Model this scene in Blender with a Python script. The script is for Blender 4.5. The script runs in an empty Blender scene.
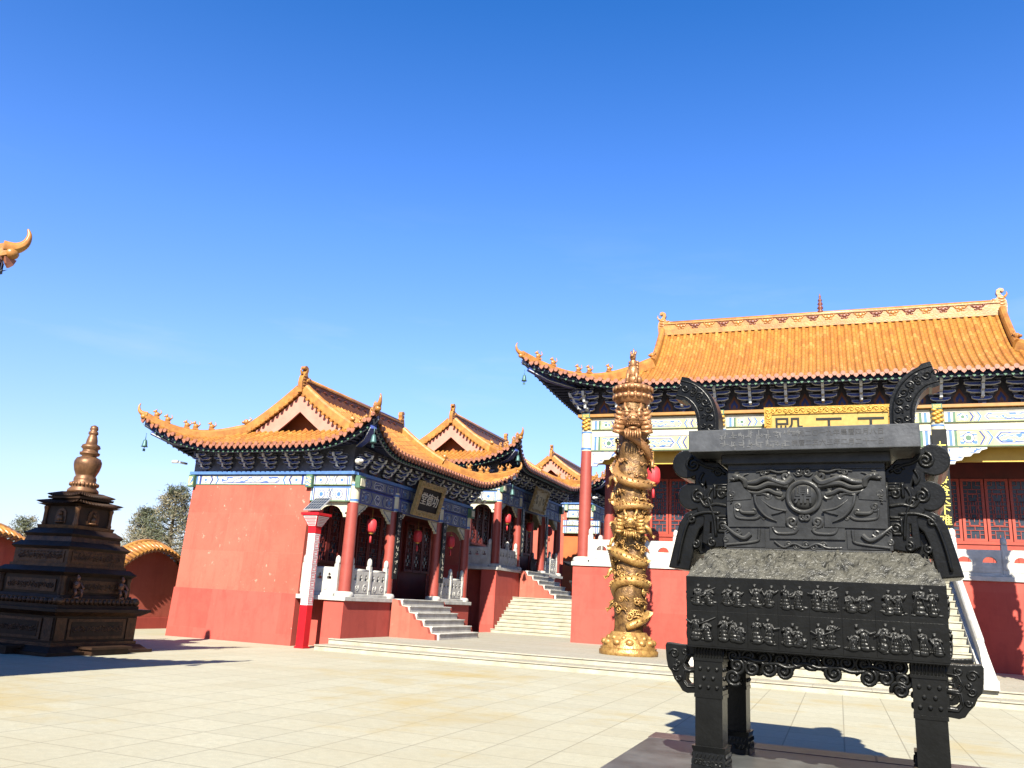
import bpy, math, random
from mathutils import Vector, Matrix, noise as mnoise
PI = math.pi
R = math.radians
rnd = random.Random(11)
sc = bpy.context.scene
col = sc.collection

# ------------------------------------------------------------------ materials
MATS = {}


def mat(name, c1, c2=None, scale=4.0, rough=0.6, metal=0.0, bump=0.0, bscale=None, lo=0.35, hi=0.65,
        spec=0.5, coat=0.0, stretch=None, detail=5.0):
    m = bpy.data.materials.new(name)
    m.use_nodes = True
    nt = m.node_tree
    b = nt.nodes['Principled BSDF']
    b.inputs['Roughness'].default_value = rough
    b.inputs['Metallic'].default_value = metal
    b.inputs['Specular IOR Level'].default_value = spec
    b.inputs['Coat Weight'].default_value = coat
    b.inputs['Coat Roughness'].default_value = 0.15
    c2 = c2 or tuple(x * 0.8 for x in c1)
    tc = nt.nodes.new('ShaderNodeTexCoord')
    src = tc.outputs['Object']
    if stretch:
        mp = nt.nodes.new('ShaderNodeMapping')
        mp.inputs['Scale'].default_value = stretch
        nt.links.new(src, mp.inputs['Vector'])
        src = mp.outputs['Vector']
    n = nt.nodes.new('ShaderNodeTexNoise')
    n.inputs['Scale'].default_value = scale
    n.inputs['Detail'].default_value = detail
    n.inputs['Roughness'].default_value = 0.62
    nt.links.new(src, n.inputs['Vector'])
    r = nt.nodes.new('ShaderNodeValToRGB')
    r.color_ramp.elements[0].position = lo
    r.color_ramp.elements[1].position = hi
    r.color_ramp.elements[0].color = (*c2, 1)
    r.color_ramp.elements[1].color = (*c1, 1)
    nt.links.new(n.outputs['Fac'], r.inputs['Fac'])
    nt.links.new(r.outputs['Color'], b.inputs['Base Color'])
    if bump:
        n2 = nt.nodes.new('ShaderNodeTexNoise')
        n2.inputs['Scale'].default_value = bscale or scale * 6
        n2.inputs['Detail'].default_value = 4
        nt.links.new(tc.outputs['Object'], n2.inputs['Vector'])
        bp = nt.nodes.new('ShaderNodeBump')
        bp.inputs['Strength'].default_value = bump
        bp.inputs['Distance'].default_value = 0.02
        nt.links.new(n2.outputs['Fac'], bp.inputs['Height'])
        nt.links.new(bp.outputs['Normal'], b.inputs['Normal'])
    MATS[name] = m
    return m


def N(m):
    return m.node_tree.nodes, m.node_tree.links, m.node_tree.nodes['Principled BSDF']


def mix(nt_nodes, links, fac, a, b):
    x = nt_nodes.new('ShaderNodeMix')
    x.data_type = 'RGBA'
    if isinstance(fac, float):
        x.inputs[0].default_value = fac
    else:
        links.new(fac, x.inputs[0])
    for k, v in ((6, a), (7, b)):
        if isinstance(v, tuple):
            x.inputs[k].default_value = (*v, 1)
        else:
            links.new(v, x.inputs[k])
    return x.outputs[2]


def ramp(nodes, links, src, stops, const=False):
    r = nodes.new('ShaderNodeValToRGB')
    if const:
        r.color_ramp.interpolation = 'CONSTANT'
    e = r.color_ramp.elements
    while len(e) < len(stops):
        e.new(0.5)
    for k, (p, c) in enumerate(stops):
        e[k].position = p
        e[k].color = (*c, 1)
    links.new(src, r.inputs['Fac'])
    return r.outputs['Color']


def noise_node(nodes, links, src, scale, detail=4.0, rough=0.6):
    n = nodes.new('ShaderNodeTexNoise')
    n.inputs['Scale'].default_value = scale
    n.inputs['Detail'].default_value = detail
    n.inputs['Roughness'].default_value = rough
    links.new(src, n.inputs['Vector'])
    return n.outputs['Fac']


mat('red_column', (0.37, 0.075, 0.055), (0.31, 0.06, 0.045), 3, 0.45, bump=0.05)
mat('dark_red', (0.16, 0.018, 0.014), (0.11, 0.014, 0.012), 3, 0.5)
mat('door_red', (0.42, 0.055, 0.025), (0.34, 0.04, 0.02), 5, 0.45)
mat('orange_wall', (0.60, 0.15, 0.04), (0.52, 0.12, 0.035), 1.5, 0.8)
mat('marble', (0.70, 0.675, 0.62), (0.47, 0.45, 0.40), 3.0, 0.6, bump=0.25, bscale=16, detail=9)
mat('step_stone', (0.50, 0.47, 0.365), (0.34, 0.315, 0.235), 2.4, 0.8, bump=0.4, bscale=22, detail=9)
mat('pad_granite', (0.130, 0.134, 0.128), (0.060, 0.060, 0.054), 2.6, 0.42, bump=0.06, bscale=30, detail=8)
mat('pad_border', (0.125, 0.085, 0.078), (0.08, 0.055, 0.05), 6, 0.42, bump=0.06, bscale=40, detail=8)
mat('blue_paint', (0.036, 0.07, 0.31), (0.024, 0.045, 0.20), 6, 0.6)
mat('navy_paint', (0.018, 0.024, 0.075), (0.012, 0.016, 0.05), 6, 0.65)
mat('bright_blue', (0.09, 0.21, 0.50), (0.07, 0.16, 0.38), 6, 0.6)
mat('green_paint', (0.09, 0.19, 0.11), (0.06, 0.13, 0.08), 6, 0.6)
mat('cream_paint', (0.68, 0.64, 0.47), (0.56, 0.52, 0.36), 6, 0.6)
mat('pale_yellow', (0.66, 0.56, 0.26), (0.54, 0.45, 0.19), 6, 0.6)
mat('grey_shade_paint', (0.20, 0.225, 0.27), (0.15, 0.17, 0.21), 8, 0.6)  # blue-grey paint, darkened so the beams carry porch shade in their colour
mat('frieze_paint', (0.10, 0.10, 0.13), (0.055, 0.06, 0.095), 9, 0.7)
mat('yellow_paint', (0.66, 0.42, 0.06), (0.58, 0.35, 0.05), 5, 0.55)
mat('plaque_gold', (0.56, 0.38, 0.11), (0.46, 0.30, 0.08), 6, 0.5)
mat('gold_paint', (0.72, 0.42, 0.08), (0.50, 0.27, 0.05), 18, 0.4, metal=0.25, bump=0.6, bscale=30)
mat('purlin_orange', (0.42, 0.20, 0.035), (0.33, 0.15, 0.03), 5, 0.5)
mat('frieze_grey', (0.17, 0.17, 0.21), (0.10, 0.105, 0.14), 7, 0.65)
mat('rust_flame', (0.26, 0.11, 0.06), (0.20, 0.08, 0.05), 8, 0.6)
mat('white_line', (0.70, 0.71, 0.70), (0.52, 0.54, 0.55), 8, 0.6)
mat('glass_dark', (0.05, 0.065, 0.085), (0.03, 0.035, 0.05), 3, 0.2, spec=0.35)
mat('black_board', (0.010, 0.011, 0.012), (0.016, 0.016, 0.018), 8, 0.45, spec=0.15)
mat('tan_frame', (0.42, 0.30, 0.12), (0.28, 0.19, 0.08), 14, 0.5, bump=0.4, bscale=30)
mat('lantern_red', (0.70, 0.05, 0.06), (0.60, 0.035, 0.045), 4, 0.55)
mat('pink_board', (0.60, 0.27, 0.20), (0.52, 0.22, 0.16), 2.5, 0.75, bump=0.1)
mat('tile_end', (0.42, 0.17, 0.10), (0.27, 0.10, 0.06), 9, 0.45)
mat('ridge_glaze', (0.52, 0.245, 0.058), (0.34, 0.135, 0.034), 3.5, 0.33, bump=0.25, bscale=16)
mat('ridge_shaded', (0.30, 0.11, 0.03), (0.22, 0.07, 0.025), 5, 0.4, bump=0.4, bscale=20)  # glaze browned to stand for the shaded long side of the ridge
mat('ridge_motif', (0.20, 0.055, 0.03), (0.13, 0.035, 0.022), 5, 0.4)
mat('bronze_dark', (0.15, 0.066, 0.028), (0.05, 0.023, 0.012), 7, 0.45, metal=0.35, bump=0.5, bscale=26)
mat('bronze_plain', (0.060, 0.030, 0.016), (0.026, 0.014, 0.009), 4, 0.55, metal=0.1, spec=0.3, bump=0.15, bscale=20)
mat('bronze_bright', (0.27, 0.13, 0.060), (0.12, 0.058, 0.028), 5, 0.46, metal=0.5, bump=0.15)
mat('statuette_copper', (0.42, 0.19, 0.11), (0.28, 0.12, 0.07), 9, 0.4, metal=0.5)
mat('pole_red', (0.60, 0.012, 0.02), (0.54, 0.01, 0.018), 3, 0.35)
mat('pole_white', (0.80, 0.76, 0.75), (0.74, 0.70, 0.69), 3, 0.5)
mat('solar_cell', (0.05, 0.065, 0.09), (0.04, 0.05, 0.08), 9, 0.15, spec=0.7)
mat('silver', (0.7, 0.7, 0.72), (0.6, 0.6, 0.62), 6, 0.35, metal=0.5)
mat('bark', (0.10, 0.075, 0.05), (0.06, 0.045, 0.03), 8, 0.9, bump=0.5)
mat('needle_dark', (0.115, 0.125, 0.065), (0.08, 0.09, 0.045), 1.2, 0.7)
mat('needle_dry', (0.24, 0.205, 0.12), (0.17, 0.145, 0.085), 1.2, 0.75)
mat('bell_green', (0.10, 0.20, 0.19), (0.07, 0.15, 0.14), 9, 0.5, metal=0.4)
mat('black_iron', (0.018, 0.018, 0.02), (0.03, 0.03, 0.032), 7, 0.45, metal=0.2)
mat('gold_text', (0.80, 0.66, 0.12), (0.7, 0.56, 0.1), 5, 0.5)
mat('ink', (0.012, 0.012, 0.012), (0.02, 0.02, 0.02), 5, 0.5)
mat('pale_text', (0.62, 0.58, 0.46), (0.55, 0.5, 0.4), 5, 0.5)
mat('engrave_fill', (0.105, 0.107, 0.11), (0.085, 0.087, 0.09), 9, 0.5)
mat('engrave_dark', (0.02, 0.02, 0.022), (0.03, 0.03, 0.03), 9, 0.6)


def wall_material(name, c1, c2, flake):
    """limewashed red wall: mottled, faint seams of repainting and flakes where the plaster shows"""
    m = mat(name, c1, c2, 0.9, 0.85, bump=0.12, bscale=25)
    nd, lk, b = N(m)
    tc = nd.new('ShaderNodeTexCoord')
    src = tc.outputs['Object']
    base = b.inputs['Base Color'].links[0].from_socket
    f = noise_node(nd, lk, src, 4.6, 9.0, 0.74)
    mask = ramp(nd, lk, f, [(0.0, (0, 0, 0)), (0.665 - flake, (0, 0, 0)), (0.70 - flake, (1, 1, 1))])
    big = noise_node(nd, lk, src, 0.45, 2.0, 0.5)
    mb = ramp(nd, lk, big, [(0.40, (0, 0, 0)), (0.54, (1, 1, 1))])
    mul = nd.new('ShaderNodeMath')
    mul.operation = 'MULTIPLY'
    lk.new(mask, mul.inputs[0])
    lk.new(mb, mul.inputs[1])
    o = mix(nd, lk, mul.outputs[0], base, (0.66, 0.33, 0.24))
    # repainted patches: big soft-edged rectangles
    mb_ = nd.new('ShaderNodeMapping')
    mb_.inputs['Rotation'].default_value = (R(90), 0, 0)
    cbx = nd.new('ShaderNodeSeparateXYZ')
    lk.new(src, cbx.inputs[0])
    su = nd.new('ShaderNodeMath')
    su.operation = 'ADD'
    lk.new(cbx.outputs['X'], su.inputs[0])
    lk.new(cbx.outputs['Y'], su.inputs[1])
    cbv = nd.new('ShaderNodeCombineXYZ')
    lk.new(su.outputs[0], cbv.inputs[0])
    lk.new(cbx.outputs['Z'], cbv.inputs[1])
    bk = nd.new('ShaderNodeTexBrick')
    bk.offset = 0.37
    bk.inputs['Scale'].default_value = 1.0
    bk.inputs['Brick Width'].default_value = 1.25
    bk.inputs['Row Height'].default_value = 1.15
    bk.inputs['Mortar Size'].default_value = 0.006
    bk.inputs['Color1'].default_value = (0, 0, 0, 1)
    bk.inputs['Color2'].default_value = (0.40, 0.40, 0.40, 1)
    bk.inputs['Mortar'].default_value = (0.30, 0.30, 0.30, 1)
    lk.new(cbv.outputs[0], bk.inputs['Vector'])
    o = mix(nd, lk, bk.outputs['Color'], o, (c1[0] * 1.12, c1[1] * 1.55, c1[2] * 1.6))
    # dirt thrown up and drips
    sp1 = noise_node(nd, lk, src, 1.7, 9.0, 0.75)
    sp1m = ramp(nd, lk, sp1, [(0.50, (0, 0, 0)), (0.68, (0.45, 0.45, 0.45))])
    o = mix(nd, lk, sp1m, o, (c2[0] * 0.72, c2[1] * 0.70, c2[2] * 0.75))
    mp = nd.new('ShaderNodeMapping')
    mp.inputs['Scale'].default_value = (1, 1, 0.18)
    lk.new(src, mp.inputs['Vector'])
    st = noise_node(nd, lk, mp.outputs['Vector'], 4.2, 6.0, 0.7)
    sm = ramp(nd, lk, st, [(0.50, (0, 0, 0)), (0.74, (0.5, 0.5, 0.5))])
    o = mix(nd, lk, sm, o, tuple(x * 0.72 for x in c2))
    lk.new(o, b.inputs['Base Color'])
    return m


wall_material('red_wall', (0.53, 0.115, 0.074), (0.46, 0.094, 0.060), 0.055)
wall_material('red_base', (0.52, 0.082, 0.058), (0.46, 0.068, 0.048), 0.0)


def tile_material(name, c_a, c_b, c_c):
    """glazed roof tile: UV = (row, metres down the slope); joints between tiles, tile to tile colour"""
    m = bpy.data.materials.new(name)
    m.use_nodes = True
    nd, lk, b = N(m)
    b.inputs['Roughness'].default_value = 0.42
    b.inputs['Coat Weight'].default_value = 0.08
    b.inputs['Coat Roughness'].default_value = 0.25
    uv = nd.new('ShaderNodeUVMap')
    uv.uv_map = 'UVMap'
    sp = nd.new('ShaderNodeSeparateXYZ')
    lk.new(uv.outputs['UV'], sp.inputs[0])

    def M_(op, a, b_=None):
        x = nd.new('ShaderNodeMath')
        x.operation = op
        for k, v in ((0, a), (1, b_)):
            if v is None:
                continue
            if isinstance(v, (int, float)):
                x.inputs[k].default_value = v
            else:
                lk.new(v, x.inputs[k])
        return x.outputs[0]
    v = M_('DIVIDE', sp.outputs['Y'], 0.27)
    fr = M_('FRACT', v)
    fl = M_('FLOOR', v)
    row = M_('FLOOR', sp.outputs['X'])
    cb = nd.new('ShaderNodeCombineXYZ')
    lk.new(row, cb.inputs[0])
    lk.new(fl, cb.inputs[1])
    wn = nd.new('ShaderNodeTexWhiteNoise')
    wn.noise_dimensions = '2D'
    lk.new(cb.outputs[0], wn.inputs['Vector'])
    c = ramp(nd, lk, wn.outputs['Value'], [(0.0, c_b), (0.45, c_a), (0.8, c_a), (1.0, c_c)])
    tc = nd.new('ShaderNodeTexCoord')
    big = noise_node(nd, lk, tc.outputs['Object'], 1.3, 6.0, 0.7)
    bm = ramp(nd, lk, big, [(0.42, (0, 0, 0)), (0.72, (0.55, 0.55, 0.55))])
    c = mix(nd, lk, bm, c, c_b)
    joint = ramp(nd, lk, fr, [(0.0, (1, 1, 1)), (0.06, (1, 1, 1)), (0.11, (0, 0, 0))])
    c = mix(nd, lk, joint, c, tuple(x * 0.55 for x in c_b))
    ur = M_('FRACT', sp.outputs['X'])
    pan = ramp(nd, lk, ur, [(0.50, (0.5, 0.5, 0.5)), (0.66, (0, 0, 0))])
    c = mix(nd, lk, pan, c, (0.30, 0.12, 0.03))
    gr = noise_node(nd, lk, tc.outputs['Object'], 4.5, 8.0, 0.75)
    gm = ramp(nd, lk, gr, [(0.50, (0, 0, 0)), (0.74, (0.55, 0.55, 0.55))])
    c = mix(nd, lk, gm, c, (0.24, 0.13, 0.06))
    lk.new(c, b.inputs['Base Color'])
    bp = nd.new('ShaderNodeBump')
    bp.inputs['Strength'].default_value = 0.7
    bp.inputs['Distance'].default_value = 0.025
    lk.new(fr, bp.inputs['Height'])
    lk.new(bp.outputs['Normal'], b.inputs['Normal'])
    MATS[name] = m


tile_material('roof_tile', (0.50, 0.215, 0.040), (0.39, 0.145, 0.029), (0.56, 0.28, 0.070))


def scroll_material(name, bg, line, line2, scale):
    """painted scrollwork: wavering brush lines on a plain ground"""
    m = bpy.data.materials.new(name)
    m.use_nodes = True
    nd, lk, b = N(m)
    b.inputs['Roughness'].default_value = 0.6
    tc = nd.new('ShaderNodeTexCoord')
    w = nd.new('ShaderNodeTexWave')
    w.wave_type = 'RINGS'
    w.inputs['Scale'].default_value = scale
    w.inputs['Distortion'].default_value = 9.0
    w.inputs['Detail'].default_value = 1.5
    w.inputs['Detail Scale'].default_value = 1.6
    lk.new(tc.outputs['Object'], w.inputs['Vector'])
    c = ramp(nd, lk, w.outputs['Fac'], [(0.0, line), (0.22, bg), (0.62, bg), (0.64, line2), (0.74, bg)], True)
    lk.new(c, b.inputs['Base Color'])
    MATS[name] = m


scroll_material('scroll_blue', (0.62, 0.58, 0.42), (0.06, 0.14, 0.46), (0.62, 0.44, 0.10), 2.2)
scroll_material('scroll_yellow', (0.66, 0.60, 0.24), (0.07, 0.18, 0.42), (0.72, 0.70, 0.60), 2.4)
scroll_material('scroll_shade', (0.045, 0.075, 0.19), (0.42, 0.44, 0.46), (0.28, 0.25, 0.14), 2.8)  # dark ground: scrollwork with the facade shade painted in


def paving_material(name, c_a, c_b, w, h, joint, stain=0.0, off=0.5, mortar=0.010):
    m = bpy.data.materials.new(name)
    m.use_nodes = True
    nd, lk, b = N(m)
    b.inputs['Roughness'].default_value = 0.8
    tc = nd.new('ShaderNodeTexCoord')
    br = nd.new('ShaderNodeTexBrick')
    br.offset = off
    br.inputs['Scale'].default_value = 1.0
    br.inputs['Brick Width'].default_value = w
    br.inputs['Row Height'].default_value = h
    br.inputs['Mortar Size'].default_value = mortar
    br.inputs['Mortar Smooth'].default_value = 0.3
    br.inputs['Bias'].default_value = 0.0
    br.inputs['Color1'].default_value = (*c_a, 1)
    br.inputs['Color2'].default_value = (*c_b, 1)
    br.inputs['Mortar'].default_value = (*joint, 1)
    lk.new(tc.outputs['Object'], br.inputs['Vector'])
    c = br.outputs['Color']
    f = noise_node(nd, lk, tc.outputs['Object'], 9.0, 8.0, 0.75)
    fm = ramp(nd, lk, f, [(0.34, (0.55, 0.55, 0.55)), (0.62, (0, 0, 0))])
    fb = noise_node(nd, lk, tc.outputs['Object'], 55.0, 4.0, 0.7)
    fbm = ramp(nd, lk, fb, [(0.36, (0.45, 0.45, 0.45)), (0.52, (0, 0, 0))])
    c = mix(nd, lk, fbm, c, tuple(x * 0.66 for x in c_b))
    c = mix(nd, lk, fm, c, tuple(x * 0.72 for x in c_b))
    f2 = noise_node(nd, lk, tc.outputs['Object'], 0.33, 6.0, 0.62)
    f2m = ramp(nd, lk, f2, [(0.44, (0, 0, 0)), (0.70, (0.45, 0.45, 0.45))])
    c = mix(nd, lk, f2m, c, (c_b[0] * 0.84, c_b[1] * 0.76, c_b[2] * 0.62))
    if stain:
        f3 = noise_node(nd, lk, tc.outputs['Object'], 0.21, 9.0, 0.70)
        f3m = ramp(nd, lk, f3, [(0.525, (0, 0, 0)), (0.67, (stain, stain, stain))])
        c = mix(nd, lk, f3m, c, (0.45, 0.34, 0.13))
    lk.new(c, b.inputs['Base Color'])
    bp = nd.new('ShaderNodeBump')
    bp.inputs['Strength'].default_value = 0.35
    bp.inputs['Distance'].default_value = 0.01
    inv = nd.new('ShaderNodeMath')
    inv.operation = 'SUBTRACT'
    inv.inputs[0].default_value = 1.0
    lk.new(br.outputs['Fac'], inv.inputs[1])
    add = nd.new('ShaderNodeMath')
    add.operation = 'MULTIPLY_ADD'
    lk.new(f, add.inputs[0])
    add.inputs[1].default_value = 0.5
    lk.new(inv.outputs[0], add.inputs[2])
    lk.new(add.outputs[0], bp.inputs['Height'])
    lk.new(bp.outputs['Normal'], b.inputs['Normal'])
    MATS[name] = m


paving_material('plaza_paving', (0.56, 0.53, 0.395), (0.50, 0.47, 0.345), 0.74, 0.74, (0.27, 0.245, 0.175), 0.85, 0.0)
paving_material('terrace_paving', (0.47, 0.435, 0.355), (0.42, 0.39, 0.31), 1.2, 0.6, (0.24, 0.22, 0.17), 0.15)


def dust_iron(name, base, dust, amount):
    """cast iron: black patina, grey ash lying on whatever faces up and in patches"""
    m = mat(name, base, tuple(x * 0.55 for x in base), 6, 0.28, metal=0.0, bump=0.14, bscale=30, spec=(0.42 if 'plate' in name or 'ash' in name else 0.2))
    nd, lk, b = N(m)
    src = b.inputs['Base Color'].links[0].from_socket
    g = nd.new('ShaderNodeNewGeometry')
    sp = nd.new('ShaderNodeSeparateXYZ')
    lk.new(g.outputs['Normal'], sp.inputs[0])
    tc = nd.new('ShaderNodeTexCoord')
    f = noise_node(nd, lk, tc.outputs['Object'], 5.0, 6.0, 0.7)
    ml = nd.new('ShaderNodeMath')
    ml.operation = 'MULTIPLY_ADD'
    lk.new(f, ml.inputs[0])
    ml.inputs[1].default_value = 1.5 if name == 'censer_ash' else 0.9
    if name == 'censer_ash':
        f.node.inputs['Scale'].default_value = 13.0
        for n_ in nd:
            if n_.bl_idname == 'ShaderNodeBump':
                n_.inputs['Strength'].default_value = 0.9
                n_.inputs['Distance'].default_value = 0.03
    lk.new(sp.outputs['Z'], ml.inputs[2])
    if name == 'censer_ash':
        dv = nd.new('ShaderNodeMath')
        dv.operation = 'MULTIPLY_ADD'
        lk.new(ml.outputs[0], dv.inputs[0])
        dv.inputs[1].default_value = 0.62
        dv.inputs[2].default_value = 0.0
        ml = dv
    mk = ramp(nd, lk, ml.outputs[0], [(0.62, (0, 0, 0)), (1.0, (amount, amount, amount))] if name != 'censer_ash' else
              [(0.0, (0, 0, 0)), (0.72, (0.05, 0.05, 0.05)), (1.0, (amount, amount, amount))])
    c = mix(nd, lk, mk, src, dust)
    lk.new(c, b.inputs['Base Color'])
    return m


dust_iron('censer_iron', (0.0075, 0.0078, 0.0077), (0.07, 0.069, 0.064), 0.30)
dust_iron('censer_relief', (0.040, 0.041, 0.042), (0.11, 0.108, 0.10), 0.5)
dust_iron('censer_figure', (0.015, 0.0155, 0.0155), (0.11, 0.108, 0.10), 0.6)
dust_iron('censer_plate_iron', (0.080, 0.083, 0.088), (0.12, 0.117, 0.11), 0.5)
dust_iron('censer_ash', (0.024, 0.024, 0.021), (0.145, 0.138, 0.112), 0.80)


def pillar_material(name):
    """gilded bronze, worn to copper towards the top of the shaft"""
    m = mat(name, (0.66, 0.40, 0.125), (0.34, 0.165, 0.05), 8, 0.38, metal=0.45, bump=0.7, bscale=24)
    nd, lk, b = N(m)
    src = b.inputs['Base Color'].links[0].from_socket
    tc = nd.new('ShaderNodeTexCoord')
    sp = nd.new('ShaderNodeSeparateXYZ')
    lk.new(tc.outputs['Object'], sp.inputs[0])
    f = noise_node(nd, lk, tc.outputs['Object'], 2.5, 5.0, 0.7)
    ml = nd.new('ShaderNodeMath')
    ml.operation = 'MULTIPLY_ADD'
    lk.new(f, ml.inputs[0])
    ml.inputs[1].default_value = 2.2
    lk.new(sp.outputs['Z'], ml.inputs[2])
    dv = nd.new('ShaderNodeMath')
    dv.operation = 'DIVIDE'
    lk.new(ml.outputs[0], dv.inputs[0])
    dv.inputs[1].default_value = 10.0
    mk = ramp(nd, lk, dv.outputs[0], [(0.45, (0, 0, 0)), (0.72, (0.85, 0.85, 0.85))])
    c = mix(nd, lk, mk, src, (0.42, 0.20, 0.095))
    lk.new(c, b.inputs['Base Color'])


pillar_material('pillar_gold')
mat('pillar_shade', (0.30, 0.165, 0.055), (0.10, 0.05, 0.02), 9, 0.45, metal=0.4, bump=0.8, bscale=22)  # shaft core darkened to stand for shade in the crevices between coils


# ------------------------------------------------------------------ mesh builder
class MB:
    def __init__(s):
        s.v, s.f, s.m, s.sm, s.uv = [], [], [], [], {}

    def add(s, verts, faces, m=0, smooth=False, M=None):
        o = len(s.v)
        for p in verts:
            s.v.append(tuple(M @ Vector(p)) if M is not None else tuple(p))
        for f in faces:
            s.f.append([i + o for i in f])
            s.m.append(m)
            s.sm.append(smooth)
        return o

    def box(s, x0, x1, y0, y1, z0, z1, m=0, M=None):
        v = [(x, y, z) for z in (z0, z1) for y in (y0, y1) for x in (x0, x1)]
        s.add(v, [(0, 2, 3, 1), (4, 5, 7, 6), (0, 1, 5, 4), (2, 6, 7, 3), (0, 4, 6, 2), (1, 3, 7, 5)], m, False, M)

    def frus(s, c, a, b, z0, z1, m=0, M=None):
        """box whose half sizes go from a (at z0) to b (at z1)"""
        v = []
        for z, h in ((z0, a), (z1, b)):
            for sy in (-1, 1):
                for sx in (-1, 1):
                    v.append((c[0] + sx * h[0], c[1] + sy * h[1], z))
        s.add(v, [(0, 2, 3, 1), (4, 5, 7, 6), (0, 1, 5, 4), (2, 6, 7, 3), (0, 4, 6, 2), (1, 3, 7, 5)], m, False, M)

    def prism(s, poly, y0, y1, m=0, M=None, smooth=False):
        """polygon in (x, z) given counter-clockwise as seen from -y, extruded from y0 to y1"""
        n = len(poly)
        v = [(p[0], y0, p[1]) for p in poly] + [(p[0], y1, p[1]) for p in poly]
        f = [tuple(range(n)), tuple(range(2 * n - 1, n - 1, -1))]
        s.add(v, f, m, False, M)
        f = [((i + 1) % n, i, i + n, (i + 1) % n + n) for i in range(n)]
        s.add(v, f, m, smooth, M)

    def lathe(s, prof, n=24, c=(0, 0, 0), m=0, smooth=True, M=None, cap=True, sx=1, sy=1):
        v = []
        for r, z in prof:
            for k in range(n):
                a = 2 * PI * k / n
                v.append((c[0] + r * sx * math.cos(a), c[1] + r * sy * math.sin(a), c[2] + z))
        f = []
        for j in range(len(prof) - 1):
            for k in range(n):
                k2 = (k + 1) % n
                f.append((j * n + k, j * n + k2, (j + 1) * n + k2, (j + 1) * n + k))
        s.add(v, f, m, smooth, M)
        if cap:
            o = len(s.v)
            L = (len(prof) - 1) * n
            s.add(v[:n] + v[L:], [tuple(range(n - 1, -1, -1)), tuple(range(n, 2 * n))], m, False, M)

    def ell(s, c, r, m=0, nu=10, nv=7, M=None):
        pr = [(math.sin(PI * j / nv), -math.cos(PI * j / nv)) for j in range(nv + 1)]
        v, f = [], []
        for a, b in pr:
            for k in range(nu):
                t = 2 * PI * k / nu
                v.append((c[0] + r[0] * a * math.cos(t), c[1] + r[1] * a * math.sin(t), c[2] + r[2] * b))
        for j in range(nv):
            for k in range(nu):
                k2 = (k + 1) % nu
                f.append((j * nu + k, j * nu + k2, (j + 1) * nu + k2, (j + 1) * nu + k))
        s.add(v, f, m, True, M)

    def tube(s, pts, rad, n=7, m=0, M=None, squash=1.0, smooth=True):
        pts = [Vector(p) for p in pts]
        if not isinstance(rad, (list, tuple)):
            rad = [rad] * len(pts)
        v, f = [], []
        up = Vector((0.13, 0.29, 0.95)).normalized()
        for i, p in enumerate(pts):
            t = (pts[min(i + 1, len(pts) - 1)] - pts[max(i - 1, 0)])
            if t.length < 1e-9:
                t = Vector((0, 0, 1))
            t.normalize()
            a = up - t * up.dot(t)
            if a.length < 0.05:
                a = Vector((1, 0, 0)) - t * t.x
            a.normalize()
            up = a
            b = t.cross(a)
            for k in range(n):
                th = 2 * PI * k / n
                d = a * math.cos(th) + b * math.sin(th)
                d.y *= squash
                v.append(p + d * rad[i])
        L = len(pts)
        for i in range(L - 1):
            for k in range(n):
                k2 = (k + 1) % n
                f.append((i * n + k, i * n + k2, (i + 1) * n + k2, (i + 1) * n + k))
        o = s.add(v, f, m, smooth, M)
        s.f.append([o + k for k in range(n - 1, -1, -1)])
        s.f.append([o + (L - 1) * n + k for k in range(n)])
        s.m += [m, m]
        s.sm += [False, False]

    def sweep(s, pts, w, h, m=0, side=None, w1=None, h1=None):
        """upright bar (rounded top) along a path; w width, h height above the path"""
        pts = [Vector(p) for p in pts]
        n = len(pts)
        sec = [(-0.5, -0.3), (-0.5, 0.62), (-0.34, 0.86), (0, 1.0), (0.34, 0.86), (0.5, 0.62), (0.5, -0.3)]
        v, f = [], []
        for i, p in enumerate(pts):
            t = pts[min(i + 1, n - 1)] - pts[max(i - 1, 0)]
            sd = Vector((t.y, -t.x, 0))
            if side is not None:
                sd = Vector(side)
            sd.normalize()
            up = sd.cross(t).normalized()
            if up.z < 0:
                up = -up
            k = i / (n - 1)
            ww = w + ((w1 if w1 is not None else w) - w) * k
            hh = h + ((h1 if h1 is not None else h) - h) * k
            for a, b in sec:
                v.append(p + sd * (a * ww) + up * (b * hh))
        q = len(sec)
        for i in range(n - 1):
            for k in range(q):
                k2 = (k + 1) % q
                f.append((i * q + k, i * q + k2, (i + 1) * q + k2, (i + 1) * q + k))
        f.append(tuple(range(q)))
        f.append(tuple(range((n - 1) * q + q - 1, (n - 1) * q - 1, -1)))
        s.add(v, f, m, False)

    def build(s, name, mats, parent=None, loc=None, rot=None, bevel=0.0, fix=True):
        me = bpy.data.meshes.new(name)
        me.from_pydata(s.v, [], s.f)
        if isinstance(mats, str):
            mats = [mats]
        for x in mats:
            me.materials.append(MATS[x])
        me.polygons.foreach_set('material_index', s.m)
        me.polygons.foreach_set('use_smooth', s.sm)
        if s.uv:
            l = me.uv_layers.new(name='UVMap')
            for p in me.polygons:
                for li, vi in zip(p.loop_indices, p.vertices):
                    l.data[li].uv = s.uv.get(vi, (0.5, 0.1))
        if fix:
            import bmesh
            bm = bmesh.new()
            bm.from_mesh(me)
            bmesh.ops.recalc_face_normals(bm, faces=bm.faces)
            bm.to_mesh(me)
            bm.free()
        me.update()
        o = bpy.data.objects.new(name, me)
        col.objects.link(o)
        if parent:
            o.parent = parent
        if loc:
            o.location = loc
        if rot:
            o.rotation_euler = rot
        if bevel:
            b = o.modifiers.new('Bevel', 'BEVEL')
            b.width = bevel
            b.segments = 2
            b.limit_method = 'ANGLE'
            b.angle_limit = R(40)
        return o


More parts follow.
